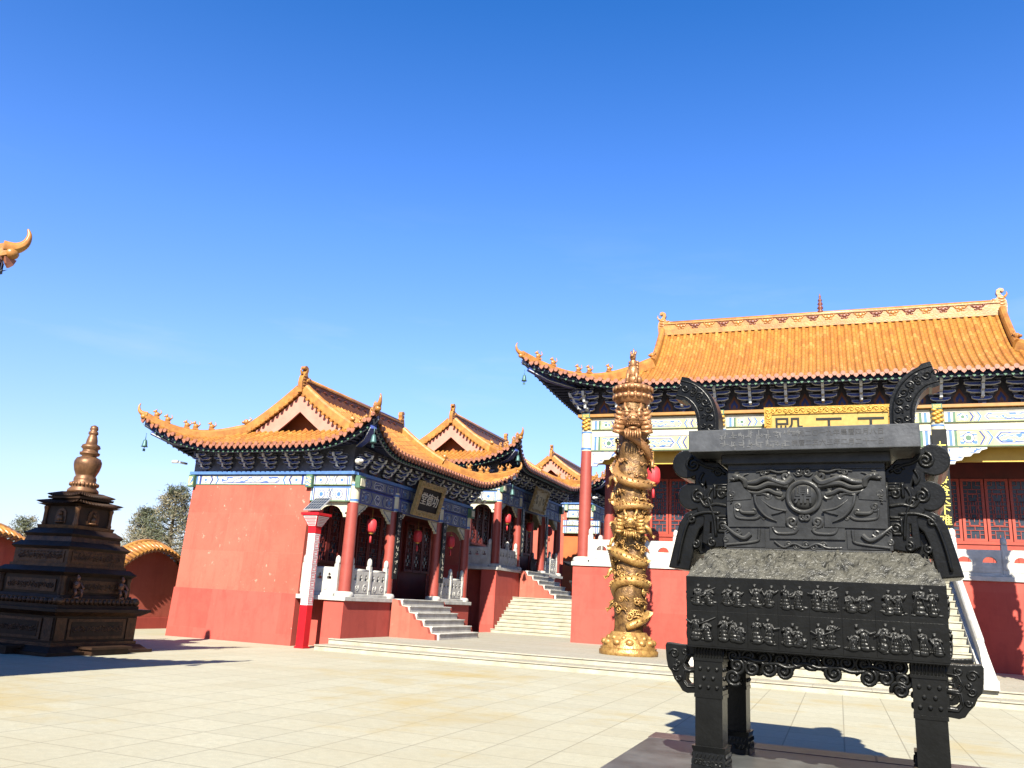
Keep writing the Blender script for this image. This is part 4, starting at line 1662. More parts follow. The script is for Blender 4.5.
mh = main_hall()
board_with_text('name_plaque', 'big gold plaque with black characters under the main hall eave', 'plaque', (-0.05, 28.9, 7.52), 0, 3.6, 1.25,
                '殿 王 天', 1.0, 'gold_paint', 'plaque_gold', 'ink', R(10), 0.24)
for sx, txt, lb in ((1, '大肚能容容天下难容之事', 'black board of gold characters on the column right of the iron censer'),):
    board_with_text('couplet_board', lb, 'sign board', (-0.2 + sx * 3.42, 29.19, 5.35), 0, 0.42, 4.5, txt, 0.36, 'gold_paint', 'black_board',
                    'gold_text', 0, 0.0, True, False, 0.004)
lantern_at((-5.95, 29.3, 6.20), 1.28, 'large red lantern hanging in the left bay of the main hall')


# ------------------------------------------------------------------ dragon pillars
def dragon_body(m, start, turns, z0, z1, r, thick, sgn=1, seed=0):
    pts, rad = [], []
    n = 130
    for k in range(n + 1):
        t = k / n
        a = R(start) + sgn * turns * 2 * PI * t + 0.75 * math.sin(t * turns * 5.1 + seed * 2)
        zc = z0 + (z1 - z0) * t + 0.34 * math.sin(t * turns * 2.3 * PI + seed) * math.sin(PI * t) ** 0.5
        rr = r + 0.05 * math.sin(t * 17 + seed)
        pts.append((rr * math.cos(a), rr * math.sin(a), zc))
        rad.append(thick * (0.35 + 0.65 * math.sin(PI * min(1, 0.12 + t * 0.95)) ** 0.6))
    m.tube(pts, rad, 9)
    for k in range(2, n - 2):                                  # crest of fins and belly scales
        p, q = Vector(pts[k]), Vector(pts[k + 1])
        o = Vector((p.x, p.y, 0)).normalized()
        tip = p + o * (rad[k] + 0.055) + Vector((0, 0, 0.075))
        t_ = (q - p)
        m.add([p + o * rad[k] * 0.7 - t_ * 0.5, p + o * rad[k] * 0.7 + t_ * 0.5, tip, p + Vector((0, 0, rad[k] * 0.9))],
              [(0, 1, 2), (1, 3, 2), (3, 0, 2)])
    # legs with claws
    for t in (0.22, 0.45, 0.68, 0.86):
        k = int(t * n)
        p = Vector(pts[k])
        o = Vector((p.x, p.y, 0)).normalized()
        tn = o.cross(Vector((0, 0, 1)))
        for sg in (-1, 1):
            e = p + o * 0.14 + tn * sg * 0.12 + Vector((0, 0, -0.12))
            h = p + o * 0.10 + tn * sg * 0.26 + Vector((0, 0, -0.30))
            m.tube([p, e, h], [thick * 0.5, thick * 0.4, thick * 0.28], 7)
            for c in range(4):
                d = (tn * sg * (0.04 + 0.03 * c) + Vector((0, 0, -0.11 + 0.035 * c)) + o * 0.05)
                m.tube([h, h + d * 0.6 + o * 0.03, h + d], [0.024, 0.018, 0.006], 5)


def dragon_head(m, a, r, z, k):
    """head facing outwards at angle a"""
    M = Matrix.Translation((r * math.cos(a), r * math.sin(a), z)) @ Matrix.Rotation(a + PI / 2, 4, 'Z') @ Matrix.Scale(k, 4)
    # in this frame the head looks to -y
    m.ell((0, -0.02, 0.05), (0.21, 0.20, 0.19), 0, 12, 9, M)
    m.ell((0, -0.20, -0.02), (0.145, 0.16, 0.085), 0, 10, 7, M)
    m.ell((0, -0.33, 0.02), (0.115, 0.06, 0.06), 0, 10, 7, M)
    m.ell((0, -0.16, -0.155), (0.105, 0.13, 0.04), 0, 10, 7, M)
    for s in (-1, 1):
        m.ell((s * 0.055, -0.385, 0.045), (0.03, 0.025, 0.028), 0, 8, 6, M)
        m.ell((s * 0.115, -0.165, 0.13), (0.055, 0.05, 0.055), 0, 8, 6, M)
        m.ell((s * 0.115, -0.175, 0.185), (0.075, 0.04, 0.025), 0, 8, 6, M)
        m.tube([(s * 0.09, 0, 0.2), (s * 0.16, 0.1, 0.34), (s * 0.15, 0.16, 0.46), (s * 0.2, 0.2, 0.52)], [0.04, 0.034, 0.022, 0.008], 7, 0, M)
        m.tube([(s * 0.12, -0.3, -0.02), (s * 0.25, -0.36, 0.0), (s * 0.32, -0.30, -0.12), (s * 0.36, -0.32, -0.22)], [0.02, 0.018, 0.014, 0.006], 6, 0, M)
        for q in range(5):
            z0 = 0.16 - q * 0.09
            m.tube([(s * 0.17, 0.0, z0), (s * (0.29 + 0.02 * q), -0.02, z0 + 0.03), (s * (0.35 + 0.02 * (q % 2)), 0.04, z0 + 0.10)],
                   [0.06, 0.045, 0.008], 6, 0, M)
        m.ell((s * 0.2, 0.02, 0.13), (0.03, 0.07, 0.05), 0, 7, 5, M)
    for q in range(7):
        x = -0.12 + 0.04 * q
        m.tube([(x, -0.2, -0.17), (x * 1.2, -0.24, -0.27 - 0.03 * (q % 2)), (x * 1.1, -0.2, -0.36)], [0.028, 0.02, 0.006], 5, 0, M)
        m.tube([(x * 0.9, -0.32 + abs(x) * 0.4, -0.07), (x * 0.9, -0.33 + abs(x) * 0.4, -0.105)], [0.014, 0.003], 5, 0, M)


def dragon_pillar(loc, label):
    T = thing('dragon_pillar', label, 'dragon pillar', loc, 0, 'gilt dragon pillars before the main hall')
    m = MB()
    m.lathe([(0.80, 0), (0.82, 0.04), (0.82, 0.12), (0.77, 0.16), (0.79, 0.2)], 40)
    m.lathe([(0.74, 0.2), (0.73, 0.25), (0.68, 0.34), (0.61, 0.46), (0.54, 0.54), (0.48, 0.62)], 40)
    for q in range(12):
        a = 2 * PI * q / 12 + 0.26
        m.ell((0.655 * math.cos(a), 0.655 * math.sin(a), 0.34), (0.12, 0.12, 0.10), 0, 10, 7)
        m.ell((0.57 * math.cos(a + .26), 0.57 * math.sin(a + .26), 0.46), (0.08, 0.08, 0.07), 0, 8, 6)
    m.build('lotus_base', 'pillar_gold', T)
    m = MB()
    n, hN = 40, 90
    v, f = [], []
    for j in range(hN + 1):
        z = 0.58 + (7.22 - 0.58) * j / hN
        for k in range(n):
            a = 2 * PI * k / n
            d = mnoise.noise(Vector((math.cos(a) * 1.6, math.sin(a) * 1.6, z * 1.7))) * 0.06
            d += mnoise.noise(Vector((math.cos(a) * 4, math.sin(a) * 4, z * 4.6))) * 0.035
            r_ = 0.41 - 0.012 * (z - 3.5) / 3.5 + d
            v.append((r_ * math.cos(a), r_ * math.sin(a), z))
    for j in range(hN):
        for k in range(n):
            k2 = (k + 1) % n
            f.append((j * n + k, j * n + k2, (j + 1) * n + k2, (j + 1) * n + k))
    m.add(v, f, 0, True)
    m.build('shaft', 'pillar_shade', T)
    m = MB()
    # cloud curls all round
    r3 = random.Random(3)
    for q in range(300):
        a = r3.uniform(0, 2 * PI)
        z = r3.uniform(0.8, 7.1)
        k = r3.uniform(0.5, 1.1)
        M = Matrix.Translation((0.445 * math.cos(a), 0.445 * math.sin(a), z)) @ Matrix.Rotation(a + PI / 2, 4, 'Z')
        m.tube(spiral(0, 0, 0.10 * k, 1.3, r3.uniform(0, 360), r3.choice((-1, 1)), 12, -0.01), 0.024 * k, 5, 0, M)
        m.tube(smooth_path([(0.1 * k, 0, 0), (0.2 * k, -0.01, 0.03), (0.3 * k, 0, -0.03)], 3), 0.02 * k, 5, 0, M)
    m.build('cloud_relief', 'pillar_gold', T)
    m = MB()
    dragon_body(m, 250, 3.9, 0.75, 4.25, 0.445, 0.155, 1, 0.3)
    dragon_head(m, R(-78), 0.58, 3.55, 1.1)
    m.build('dragon', 'pillar_gold', T)
    m = MB()
    dragon_body(m, 60, 3.3, 3.9, 6.8, 0.445, 0.15, -1, 1.4)
    dragon_head(m, R(-76), 0.54, 6.5, 1.5)
    m.build('dragon', 'pillar_gold', T)
    m = MB()
    m.lathe([(0.44, 7.15), (0.50, 7.20), (0.54, 7.28), (0.58, 7.33), (0.58, 7.38), (0.5, 7.43), (0.44, 7.46), (0.50, 7.50), (0.58, 7.60), (0.58, 7.68),
             (0.45, 7.72)], 36)
    for ring, z, r_, s_ in ((18, 7.35, 0.555, 1), (18, 7.60, 0.56, -1)):
        for q in range(ring):
            a = 2 * PI * q / ring
            M = Matrix.Translation((r_ * math.cos(a), r_ * math.sin(a), z)) @ Matrix.Rotation(a + PI / 2, 4, 'Z')
            m.ell((0, -0.015, 0), (0.095, 0.05, 0.075), 0, 9, 6, M)
    m.build('lotus_capital', 'pillar_gold', T)
    # seated lion-like beast on top, looking up
    m = MB()
    m.lathe([(0.30, 7.70), (0.30, 7.78), (0.24, 7.80)], 18)
    m.ell((0, 0.06, 7.94), (0.25, 0.24, 0.19))
    m.ell((0, -0.03, 8.16), (0.19, 0.17, 0.26))
    m.ell((0, -0.06, 8.44), (0.12, 0.13, 0.18))
    m.ell((0, -0.12, 8.62), (0.115, 0.13, 0.11))
    m.ell((0, -0.22, 8.64), (0.07, 0.09, 0.06))
    for s in (-1, 1):
        m.tube([(s * 0.13, -0.12, 8.2), (s * 0.16, -0.2, 8.0), (s * 0.15, -0.22, 7.8)], [0.08, 0.065, 0.05], 8)
        m.ell((s * 0.15, -0.27, 7.81), (0.06, 0.09, 0.04))
        m.ell((s * 0.22, 0.06, 7.92), (0.1, 0.19, 0.13))
        m.tube([(s * 0.07, -0.08, 8.7), (s * 0.10, -0.04, 8.80), (s * 0.06, 0.02, 8.86)], [0.04, 0.03, 0.008], 6)
        m.ell((s * 0.05, -0.2, 8.70), (0.028, 0.025, 0.028))
        for q in range(4):
            m.tube([(s * 0.1, 0.0, 8.5 - q * 0.09), (s * 0.17, 0.03, 8.5 - q * 0.09), (s * 0.18, 0.06, 8.42 - q * 0.09)], [0.045, 0.035, 0.01], 6)
    m.tube([(0, -0.05, 8.68), (0, 0.0, 8.82), (0, -0.03, 8.92)], [0.06, 0.045, 0.012], 7)
    m.tube([(0, 0.24, 7.85), (0, 0.36, 8.0), (0, 0.30, 8.2), (0, 0.36, 8.34)], [0.05, 0.06, 0.06, 0.012], 7)
    m.v = [(x * 0.84, y * 0.84, z) for x, y, z in m.v]
    m.build('seated_beast', 'pillar_gold', T)
    return T


pil = dragon_pillar((-5.52, 24.0, 0.3), 'gilt bronze dragon pillar standing left of the iron censer')
p2 = copy_tree(pil)
p2.location = (5.35, 24.0, 0.3)
p2['label'] = 'gilt bronze dragon pillar right of the front stair, shading the podium'

# ------------------------------------------------------------------ iron censer on its stone pad
m = MB()
m.box(-2.02, 1.86, 7.2, 9.86, -0.2, 0.215, 0)
m.box(-2.03, 1.87, 9.864, 10.28, -0.2, 0.22, 1)
for x in (-0.92, 0.30):
    m.box(x - 0.012, x + 0.012, 9.87, 10.27, 0.2195, 0.222, 2)
tag(m.build('stone_pad', ['pad_granite', 'pad_border', 'ink'], bevel=0.008), 'low dark polished granite pad under the iron censer', 'stone pad')


def censer():
    T = thing('incense_censer', 'huge black cast iron censer with reliefs on four legs and hooked ears', 'censer', (-0.15, 8.85, 0.217), R(-4))
    I = 'censer_iron'
    # legs
    leg = None
    for sx in (-1, 1):
        for sy in (-1, 1):
            if leg is None:
                m = MB()
                m.frus((0, 0), (0.185, 0.185), (0.165, 0.165), 0, 0.16)
                m.frus((0, 0), (0.165, 0.165), (0.178, 0.178), 0.16, 0.21)
                m.box(-0.145, 0.145, -0.145, 0.145, 0.21, 0.63)
                m.box(-0.155, 0.155, -0.155, 0.155, 0.62, 0.65)
                m.box(-0.15, 0.15, -0.15, 0.15, 0.65, 0.94)
                m.box(-0.165, 0.165, -0.165, 0.165, 0.94, 0.965)
                m.box(-0.15, 0.15, -0.15, 0.15, 0.965, 1.08)
                for q in range(4):
                    Q = Matrix.Rotation(q * PI / 2, 4, 'Z')
                    for z, xs in ((0.71, (-.09, .0, .09)), (0.79, (-.05, .05)), (0.87, (-.09, .0, .09))):
                        for x in xs:
                            m.ell((x, -0.15, z), (0.022, 0.022, 0.022), 0, 8, 6, Q)
                    for i in range(9):
                        x = -0.13 + 0.0325 * i
                        m.tube([(x, -0.155, 0.97), (x, -0.160, 1.03), (x + 0.012, -0.152, 1.05)], 0.010, 5, 0, Q)
                    for i in range(7):
                        x = -0.13 + 0.043 * i
                        m.tube(spiral(x, 0.075, 0.03, 1.2, 50 * i, 1, 8, -0.178), 0.009, 4, 0, Q)
                        m.tube([(x, -0.182, 0.12), (x + 0.015, -0.176, 0.15)], 0.009, 4, 0, Q)
                m.v = [(x * 0.84, y * 0.84, z) for x, y, z in m.v]
                leg = m.build('leg', I, T, (sx * 0.905 - 0.03, sy * 0.62, 0), bevel=0.006)
            else:
                dup(leg, T, (sx * 0.905 - 0.03, sy * 0.62, 0), 0)
    # pierced brackets at the outer sides of the legs
    br = None
    for sy in (-1, 1):
        for sx in (-1, 1):
            if br is None:
                out = [(0, 1.06), (0.18, 1.06), (0.29, 1.07), (0.30, 1.05), (0.29, 0.93), (0.275, 0.86), (0.24, 0.82), (0.215, 0.76), (0.17, 0.71), (0.14, 0.665), (0.10, 0.65), (0, 0.66)][::-1]
                h1 = [(0.035, 0.865), (0.11, 0.86), (0.135, 0.90), (0.10, 0.965), (0.035, 0.97)]
                h2 = [(0.035, 0.72), (0.095, 0.715), (0.125, 0.75), (0.115, 0.825), (0.035, 0.83)]
                V, F = shape2d([out, h1, h2], 0.15, 0.008)
                m = MB()
                m.add(V, F)
                for y in (-0.085, 0.085):
                    for (cx, cz, r_, a, s) in ((0.22, 0.98, .05, 0, 1), (0.185, 0.90, .03, 90, -1), (0.21, 0.86, .035, 200, 1), (0.175, 0.77, .03, 30, -1), (0.12, 1.01, .035, 120, 1)):
                        m.tube(spiral(cx, cz, r_, 1.4, a, s, 14, y), 0.011, 5)
                    m.tube([(x, y, z) for x, z in ((0.02, 0.985), (0.11, 0.98), (0.15, 0.90), (0.115, 0.848), (0.02, 0.848))], 0.010, 5)
                    m.tube([(x, y, z) for x, z in ((0.02, 0.842), (0.128, 0.84), (0.14, 0.75), (0.10, 0.70), (0.02, 0.70))], 0.010, 5)
                br = m.build('leg_bracket', I, T, (1.035 - 0.0, sy * 0.62, 0))
                if sx < 0:
                    br.location = (-1.04, sy * 0.62, 0)
                    br.scale = (-1, 1, 1)
            else:
                dup(br, T, (0.98 if sx > 0 else -1.04, sy * 0.62, 0), 0, (sx, 1, 1))
    # cloud scroll apron on the front and back, plain curl strings on the ends
    r4 = random.Random(9)
    for sy, halfL, rz in ((-1, 0.755, 0), (1, 0.755, PI), (-1, 0.48, -PI / 2), (1, 0.48, PI / 2)):
        m = MB()
        n = 11 if halfL > 0.6 else 7
        for i in range(n):
            x = -halfL + 2 * halfL * (i + 0.5) / n
            e = abs(x) / halfL
            zlow = 0.955 - 0.20 * e ** 4
            for row in range(2 + (1 if e > 0.75 else 0)):
                zc = 1.015 - 0.095 * row - r4.uniform(0, 0.02)
                if zc < zlow - 0.05:
                    continue
                m.tube(spiral(x + (0.03 if row % 2 else 0), zc, 0.074, 1.7, r4.uniform(0, 360), r4.choice((-1, 1)), 22, -0.005), 0.0175, 6)
                m.ell((x + (0.03 if row % 2 else 0), 0.012, zc), (0.058, 0.014, 0.058), 0, 10, 6)
        for i in range(5):
            x = -halfL * 0.7 + halfL * 1.4 * i / 4
            w_ = r4.uniform(0.10, 0.17)
            z = 0.965 + r4.uniform(-0.02, 0.03)
            m.tube(smooth_path([(x - w_, 0, z), (x - w_ * 0.3, -0.012, z + 0.014), (x + w_ * 0.3, -0.012, z - 0.012), (x + w_, 0, z + 0.004)], 4), 0.019, 6)
        m.box(-halfL, halfL, -0.015, 0.02, 1.045, 1.075)
        if abs(rz) in (0, PI):
            m.build('apron', I, T, (-0.03, sy * 0.70, 0), (0, 0, rz))
        else:
            m.build('apron', I, T, (-0.03 + sy * 0.97, 0, 0), (0, 0, rz))
    # belly: a box with panels, 16 figure groups on the front
    m = MB()
    m.frus((-0.03, 0), (1.075, 0.85), (1.085, 0.86), 1.075, 1.69)
    m.box(-1.10, 1.04, -0.845, 0.845, 1.06, 1.08)
    for sy in (-1, 1):
        for i in range(9):
            x = -1.09 + 2.12 * i / 8
            if 0 < i < 8:
                m.box(x - 0.002, x + 0.002, sy * 0.856 - 0.002, sy * 0.856 + 0.002, 1.09, 1.68)
        m.box(-1.08, 1.02, sy * 0.855 - 0.002, sy * 0.855 + 0.002, 1.378, 1.382)
    belly = m.build('belly', I, T, bevel=0.012)

    def figure_group(seed):
        r_ = random.Random(seed * 7 + 3)
        m = MB()
        k = 2 if seed % 5 else 3

        def blob(c, rad, n=9):
            m.ell(c, rad, 0, n, 6)
        for q in range(k):
            x0 = (-0.055 + 0.11 * q if k == 2 else -0.08 + 0.08 * q) + r_.uniform(-0.015, 0.015)
            zb = r_.uniform(-0.03, 0.02)
            ln = r_.uniform(-0.035, 0.035)
            pose = r_.choice(('stand', 'sit', 'kneel', 'stand', 'bow'))
            drop = {'stand': 0.0, 'sit': -0.035, 'kneel': -0.05, 'bow': -0.015}[pose]
            zs = 0.06 + zb + drop
            hx = x0 + ln + (0.03 * (1 if ln > 0 else -1) if pose == 'bow' else 0)
            blob((hx, -0.016, zs + 0.035), (0.015, 0.016, 0.018))
            blob((hx, -0.008, zs + 0.05), (0.018, 0.014, 0.011))
            blob((x0 + ln * 0.6, -0.008, zs - 0.005), (0.030, 0.019, 0.026))
            blob((x0 + ln * 0.3, -0.006, zs - 0.04), (0.034, 0.022, 0.035))
            bot = -0.115 + zb * 0.3
            n = 4
            for i in range(n):
                t = i / (n - 1)
                blob((x0 + r_.uniform(-0.012, 0.012), -0.004, (zs - 0.06) * (1 - t) + bot * t), (0.032 + 0.016 * t + r_.uniform(0, 0.008), 0.018, 0.028))
            for i in range(6):
                a = r_.uniform(-0.04, 0.04)
                z0 = zs - r_.uniform(0.0, 0.05)
                m.tube(smooth_path([(x0 + a * 0.6, -0.024, z0), (x0 + a * 1.1, -0.026, (z0 + bot) / 2), (x0 + a * 1.5 + r_.uniform(-.01, .01), -0.016, bot)], 3), 0.0045, 4)
            for sg in (-1, 1):
                el = (x0 + sg * r_.uniform(0.03, 0.05), -0.020, zs - r_.uniform(0.02, 0.05))
                ha = (el[0] + r_.uniform(-0.05, 0.05), -0.026, el[2] + r_.uniform(-0.02, 0.05))
                m.tube([(x0 + sg * 0.024 + ln * 0.5, -0.012, zs + 0.005), el, ha], [0.014, 0.015, 0.009], 6)
                blob(ha, (0.010, 0.010, 0.010), 6)
        for i in range(7):
            blob((r_.uniform(-0.11, 0.11), 0.0, r_.uniform(-0.135, -0.10)), (r_.uniform(0.02, 0.045), 0.014, r_.uniform(0.010, 0.02)))
        if seed % 3 == 0:
            c = (r_.choice((-0.08, 0.08)), -0.006, -0.085)
            blob(c, (0.04, 0.018, 0.035))
        if seed % 4 == 1:
            st_ = r_.uniform(-0.02, 0.04)
            m.tube([(-0.125, -0.012, -0.05 + st_), (0.0, -0.028, 0.0 + st_), (0.125, -0.012, 0.06 + st_)], 0.007, 5)
        return m
    for row in range(2):
        for i in range(8):
            x = -1.09 + 2.12 * (i + 0.5) / 8
            z = (1.555 if row == 0 else 1.245)
            o = figure_group(row * 8 + i + 1).build('relief_figures', 'censer_figure', belly, (x, -0.853, z))
            o.scale = (0.92, 0.85, 0.88)
            if i < 6:
                for sx in (-1, 1):
                    c = dup(o, belly, (-0.03 + sx * 1.078, -0.7 + 0.28 * i, z), sx * PI / 2, (0.86, 0.8, 0.9))
    # shoulder: sloping, chased with rocks and waves, grey with ash
    m = MB()
    n, q = 90, 14

    def sh(u, t):
        """ring point: u 0..4 round the four sides"""
        a = (1.085 - 0.20 * t, 0.86 - 0.33 * t)
        s = int(u) % 4
        f = (u - int(u)) * 2 - 1
        if s == 0:
            p = (f * a[0], -a[1])
        elif s == 1:
            p = (a[0], f * a[1])
        elif s == 2:
            p = (-f * a[0], a[1])
        else:
            p = (-a[0], -f * a[1])
        z = 1.69 + 0.28 * t
        e = math.sin(PI * min(1, max(0, t)))
        d = mnoise.noise(Vector((p[0] * 8, p[1] * 8, t * 3))) * 0.055 + abs(mnoise.noise(Vector((p[0] * 19, p[1] * 19, t * 6 + 5)))) * 0.12
        return (p[0] * (1 + 0.05 * e * d) - 0.03, p[1] - math.copysign(d * e * 0.5, p[1]) * (1 if s in (0, 2) else 0), z + d * e * 1.25)
    v, f = [], []
    for j in range(q + 1):
        for k in range(4 * n):
            v.append(sh(4 * k / (4 * n) + 1e-6, j / q))
    for j in range(q):
        for k in range(4 * n):
            k2 = (k + 1) % (4 * n)
            f.append((j * 4 * n + k, j * 4 * n + k2, (j + 1) * 4 * n + k2, (j + 1) * 4 * n + k))
    m.add(v, f, 0, True)
    m.box(-0.92, 0.86, -0.54, 0.54, 1.9, 1.965)
    m.build('shoulder', 'censer_ash', T)
    # neck with the relief panel
    m = MB()
    m.box(-0.79, 0.635, -0.50, 0.50, 1.96, 2.80)
    m.box(-0.81, 0.655, -0.52, 0.52, 1.955, 1.985)
    m.box(-0.84, 0.685, -0.55, 0.55, 2.79, 2.885)
    neck = m.build('neck', 'censer_relief', T, bevel=0.01)
    cx0 = -0.078
    Y = -0.503
    for face in (0, 1):
        m = MB()
        KX, KZ = 0.00155, 0.0016

        def pt(s, X, Yp, dy=0.0):
            return (cx0 + s * (X - 495) * KX, Y - dy * 1.7, 2.735 - (Yp - 40) * KZ)

        def st(s, pts, r0, r1=None, n=5, dy=0.004):
            P_ = smooth_path([pt(s, p[0], p[1], dy + (p[2] if len(p) > 2 else 0.0)) for p in pts], n)
            L = len(P_)
            e_ = r0 if r1 is None else r1
            m.tube(P_, [r0 + (e_ - r0) * i / (L - 1) for i in range(L)], 8, 0, None, 1.15)

        def plate(s, pts, t):
            P_ = [(pt(s, *p)[0], pt(s, *p)[2]) for p in pts]
            if s < 0:
                P_ = P_[::-1]
            m.prism(P_, Y - t * 1.7, Y, 0)

        def curl(s, X, Yp, r_, a, tn=1.4, w_=0.013, d=1, dy=0.012):
            c = pt(s, X, Yp)
            m.tube(spiral(c[0], c[2], r_ * KX, tn, a if s > 0 else 180 - a, d * s, 18, Y - dy), w_, 6)
        # border
        for (a, b, c, d) in ((-0.70, 0.70, 2.738, 2.75), (-0.70, 0.70, 1.99, 2.0)):
            m.box(cx0 + a, cx0 + b, Y - 0.012, Y, c, d)
        plate(1, [(290, 450), (720, 450), (720, 385), (290, 385)], 0.012)
        for s in (-1, 1):
            # stepped ground plates
            plate(s, [(608, 380), (950, 384), (958, 225), (800, 210), (785, 190), (640, 195), (608, 275)], 0.012)
            plate(s, [(730, 500), (975, 505), (972, 395), (730, 392)], 0.010)
            plate(s, [(805, 218), (955, 228), (950, 120), (870, 112), (850, 150), (805, 190)], 0.018)
            # swallow tail sweeping down to the foot of the roundel
            plate(s, [(600, 285), (690, 265), (745, 225), (782, 192), (790, 215), (768, 262), (722, 320), (655, 352), (690, 312), (640, 300)], 0.026)
            st(s, [(784, 195), (770, 255, .01), (722, 318, .01), (655, 350)], 0.016, 0.006, 6, 0.02)
            st(s, [(600, 288), (680, 270, .01), (745, 222)], 0.012, 0.005, 5, 0.02)
            # flying beast: body ribbons, legs, neck, head
            st(s, [(560, 92), (600, 125, .01), (655, 112, .018), (715, 92, .018), (780, 118, .015), (850, 120)], 0.038, 0.020)
            st(s, [(585, 140), (640, 132, .01), (700, 128, .016), (770, 152, .016), (845, 140)], 0.036, 0.018)
            st(s, [(625, 192), (665, 182, .008), (705, 165, .012), (765, 182, .012), (825, 172)], 0.028, 0.012)
            st(s, [(700, 205), (730, 186, .01), (780, 190, .01), (835, 160)], 0.016, 0.006)
            st(s, [(655, 78), (700, 80, .01), (760, 98, .01), (820, 108)], 0.014, 0.006)
            st(s, [(840, 138), (846, 108, .012), (872, 88, .018), (905, 88, .018), (925, 104, .01)], 0.034, 0.012)
            st(s, [(870, 92), (850, 70), (822, 62)], 0.014, 0.004)
            st(s, [(890, 80), (905, 58), (880, 52)], 0.012, 0.004)
            c = pt(s, 893, 84, 0.02)
            m.ell(c, (0.045, 0.03, 0.036), 0, 10, 7)
            m.ell(pt(s, 915, 98, 0.02), (0.036, 0.024, 0.018), 0, 8, 6)
            curl(s, 597, 82, 30, 120, 1.3, 0.017)
            curl(s, 640, 190, 30, 200, 1.3, 0.017)
            curl(s, 708, 200, 24, 160, 1.3, 0.014)
            curl(s, 645, 150, 20, 60, 1.2, 0.012)
            # cloud at the top edge
            st(s, [(588, 48), (640, 58, .006), (700, 44, .008), (775, 54)], 0.014, 0.005)
            for X, Yp, a in ((672, 46, 0), (710, 48, 90), (735, 58, 180)):
                curl(s, X, Yp, 17, a, 1.4, 0.009)
            curl(s, 520, 55, 24, 40, 1.4, 0.011)
            st(s, [(500, 70), (470 + 60, 78, .005), (552, 62)], 0.010, 0.004)
            # hooked troughs
            st(s, [(752, 318), (785, 336), (870, 334), (902, 320), (908, 275)], 0.014, 0.012, 5, 0.014)
            st(s, [(790, 300), (820, 302, .008), (860, 298), (880, 280)], 0.022, 0.014, 5, 0.014)
            curl(s, 888, 262, 26, 260, 1.5, 0.013, 1, 0.022)
            curl(s, 795, 290, 20, 300, 1.3, 0.012, -1, 0.022)
            curl(s, 735, 330, 16, 0, 1.3, 0.010, 1, 0.02)
            curl(s, 920, 185, 24, 60, 1.4, 0.012, -1, 0.024)
            for q in range(4):
                st(s, [(912 + 4 * q, 195 + 14 * q), (935, 202 + 14 * q)], 0.008, 0.004, 3, 0.02)
            st(s, [(538, 395), (560, 416), (640, 420), (668, 408), (680, 385)], 0.015, 0.012, 5, 0.014)
            curl(s, 566, 352, 34, 270, 1.5, 0.016, 1, 0.016)
            curl(s, 548, 385, 16, 90, 1.2, 0.010, -1, 0.016)
            curl(s, 508, 322, 22, 180, 1.2, 0.012, 1, 0.014)
            st(s, [(762, 395), (765, 440), (785, 470), (960, 492)], 0.015, 0.012, 5, 0.014)
            st(s, [(815, 425), (850, 452, .008), (888, 440, .01), (925, 415, .01), (975, 372)], 0.026, 0.010, 5, 0.014)
            curl(s, 890, 412, 22, 200, 1.4, 0.013, 1, 0.024)
            curl(s, 962, 462, 18, 90, 1.3, 0.010, -1, 0.016)
            for q in range(4):
                st(s, [(930 + 12 * q, 405 - 10 * q), (960 + 6 * q, 420 - 10 * q)], 0.007, 0.004, 3, 0.018)
        # cloud scroll in the low middle strip
        for q in range(5):
            curl(1, 395 + 50 * q, 488 + (6 if q % 2 else -4), 20, 180 * (q % 2), 1.5, 0.009)
        st(1, [(315, 465), (370, 500, .005), (430, 478, .006), (495, 500, .006), (560, 476, .006), (620, 498, .005), (700, 496)], 0.010)
        o = m.build('neck_relief', 'censer_relief', neck, None, (0, 0, PI if face else 0), bevel=0.004)
        if face:
            o.location = (-0.156, 0, 0)
    m = MB()
    Q = Matrix.Translation((cx0, Y, 2.47)) @ Matrix.Rotation(PI / 2, 4, 'X')
    m.lathe([(0.165, 0), (0.165, 0.03), (0.15, 0.04), (0.125, 0.035), (0.12, 0.02)], 36, (0, 0, 0), 0, True, Q)
    m.lathe([(0.118, 0.015), (0.11, 0.04), (0.08, 0.058), (0.03, 0.066)], 32, (0, 0, 0), 0, True, Q)
    V, F = glyphs('鼎', 0.17, 0.03, False, 0.003)
    m.add(V, F, 0, False, Matrix.Translation((cx0, Y - 0.064, 2.475)))
    m.build('roundel', 'censer_relief', neck, fix=False)
    # rim plate with its inscription
    m = MB()
    m.box(-1.12, 0.94, -0.74, 0.74, 2.885, 3.10)
    rim = m.build('rim_plate', 'censer_plate_iron', T, bevel=0.008)
    m = MB()
    for txt, z in (('公元二〇一九年農曆四月八日', 3.035), ('佛曆二五六三年二月二十一日', 2.945)):
        V, F = glyphs(txt, 0.062, 0.004)
        m.add(V, F, 0, False, Matrix.Translation((0.25, -0.741, z)))
    m.build('date_lettering', 'engrave_dark', rim, fix=False)
    m = MB()
    r6 = random.Random(4)
    for row, (z, n, x0, w_) in enumerate(((3.035, 9, -0.78, 0.085), (2.945, 8, -0.76, 0.078))):
        for i in range(n):
            xc = x0 + w_ * i
            for s_ in range(7):
                a, b = r6.uniform(-0.024, 0.024), r6.uniform(-0.026, 0.026)
                l_ = r6.uniform(0.012, 0.03)
                if s_ % 2:
                    m.box(xc + a - l_, xc + a + l_, -0.744, -0.738, z + b - 0.0035, z + b + 0.0035)
                else:
                    m.box(xc + a - 0.0035, xc + a + 0.0035, -0.744, -0.738, z + b - l_, z + b + l_)
    m.build('donor_lettering', 'engrave_fill', rim)
    # hooked ears
    ear = None
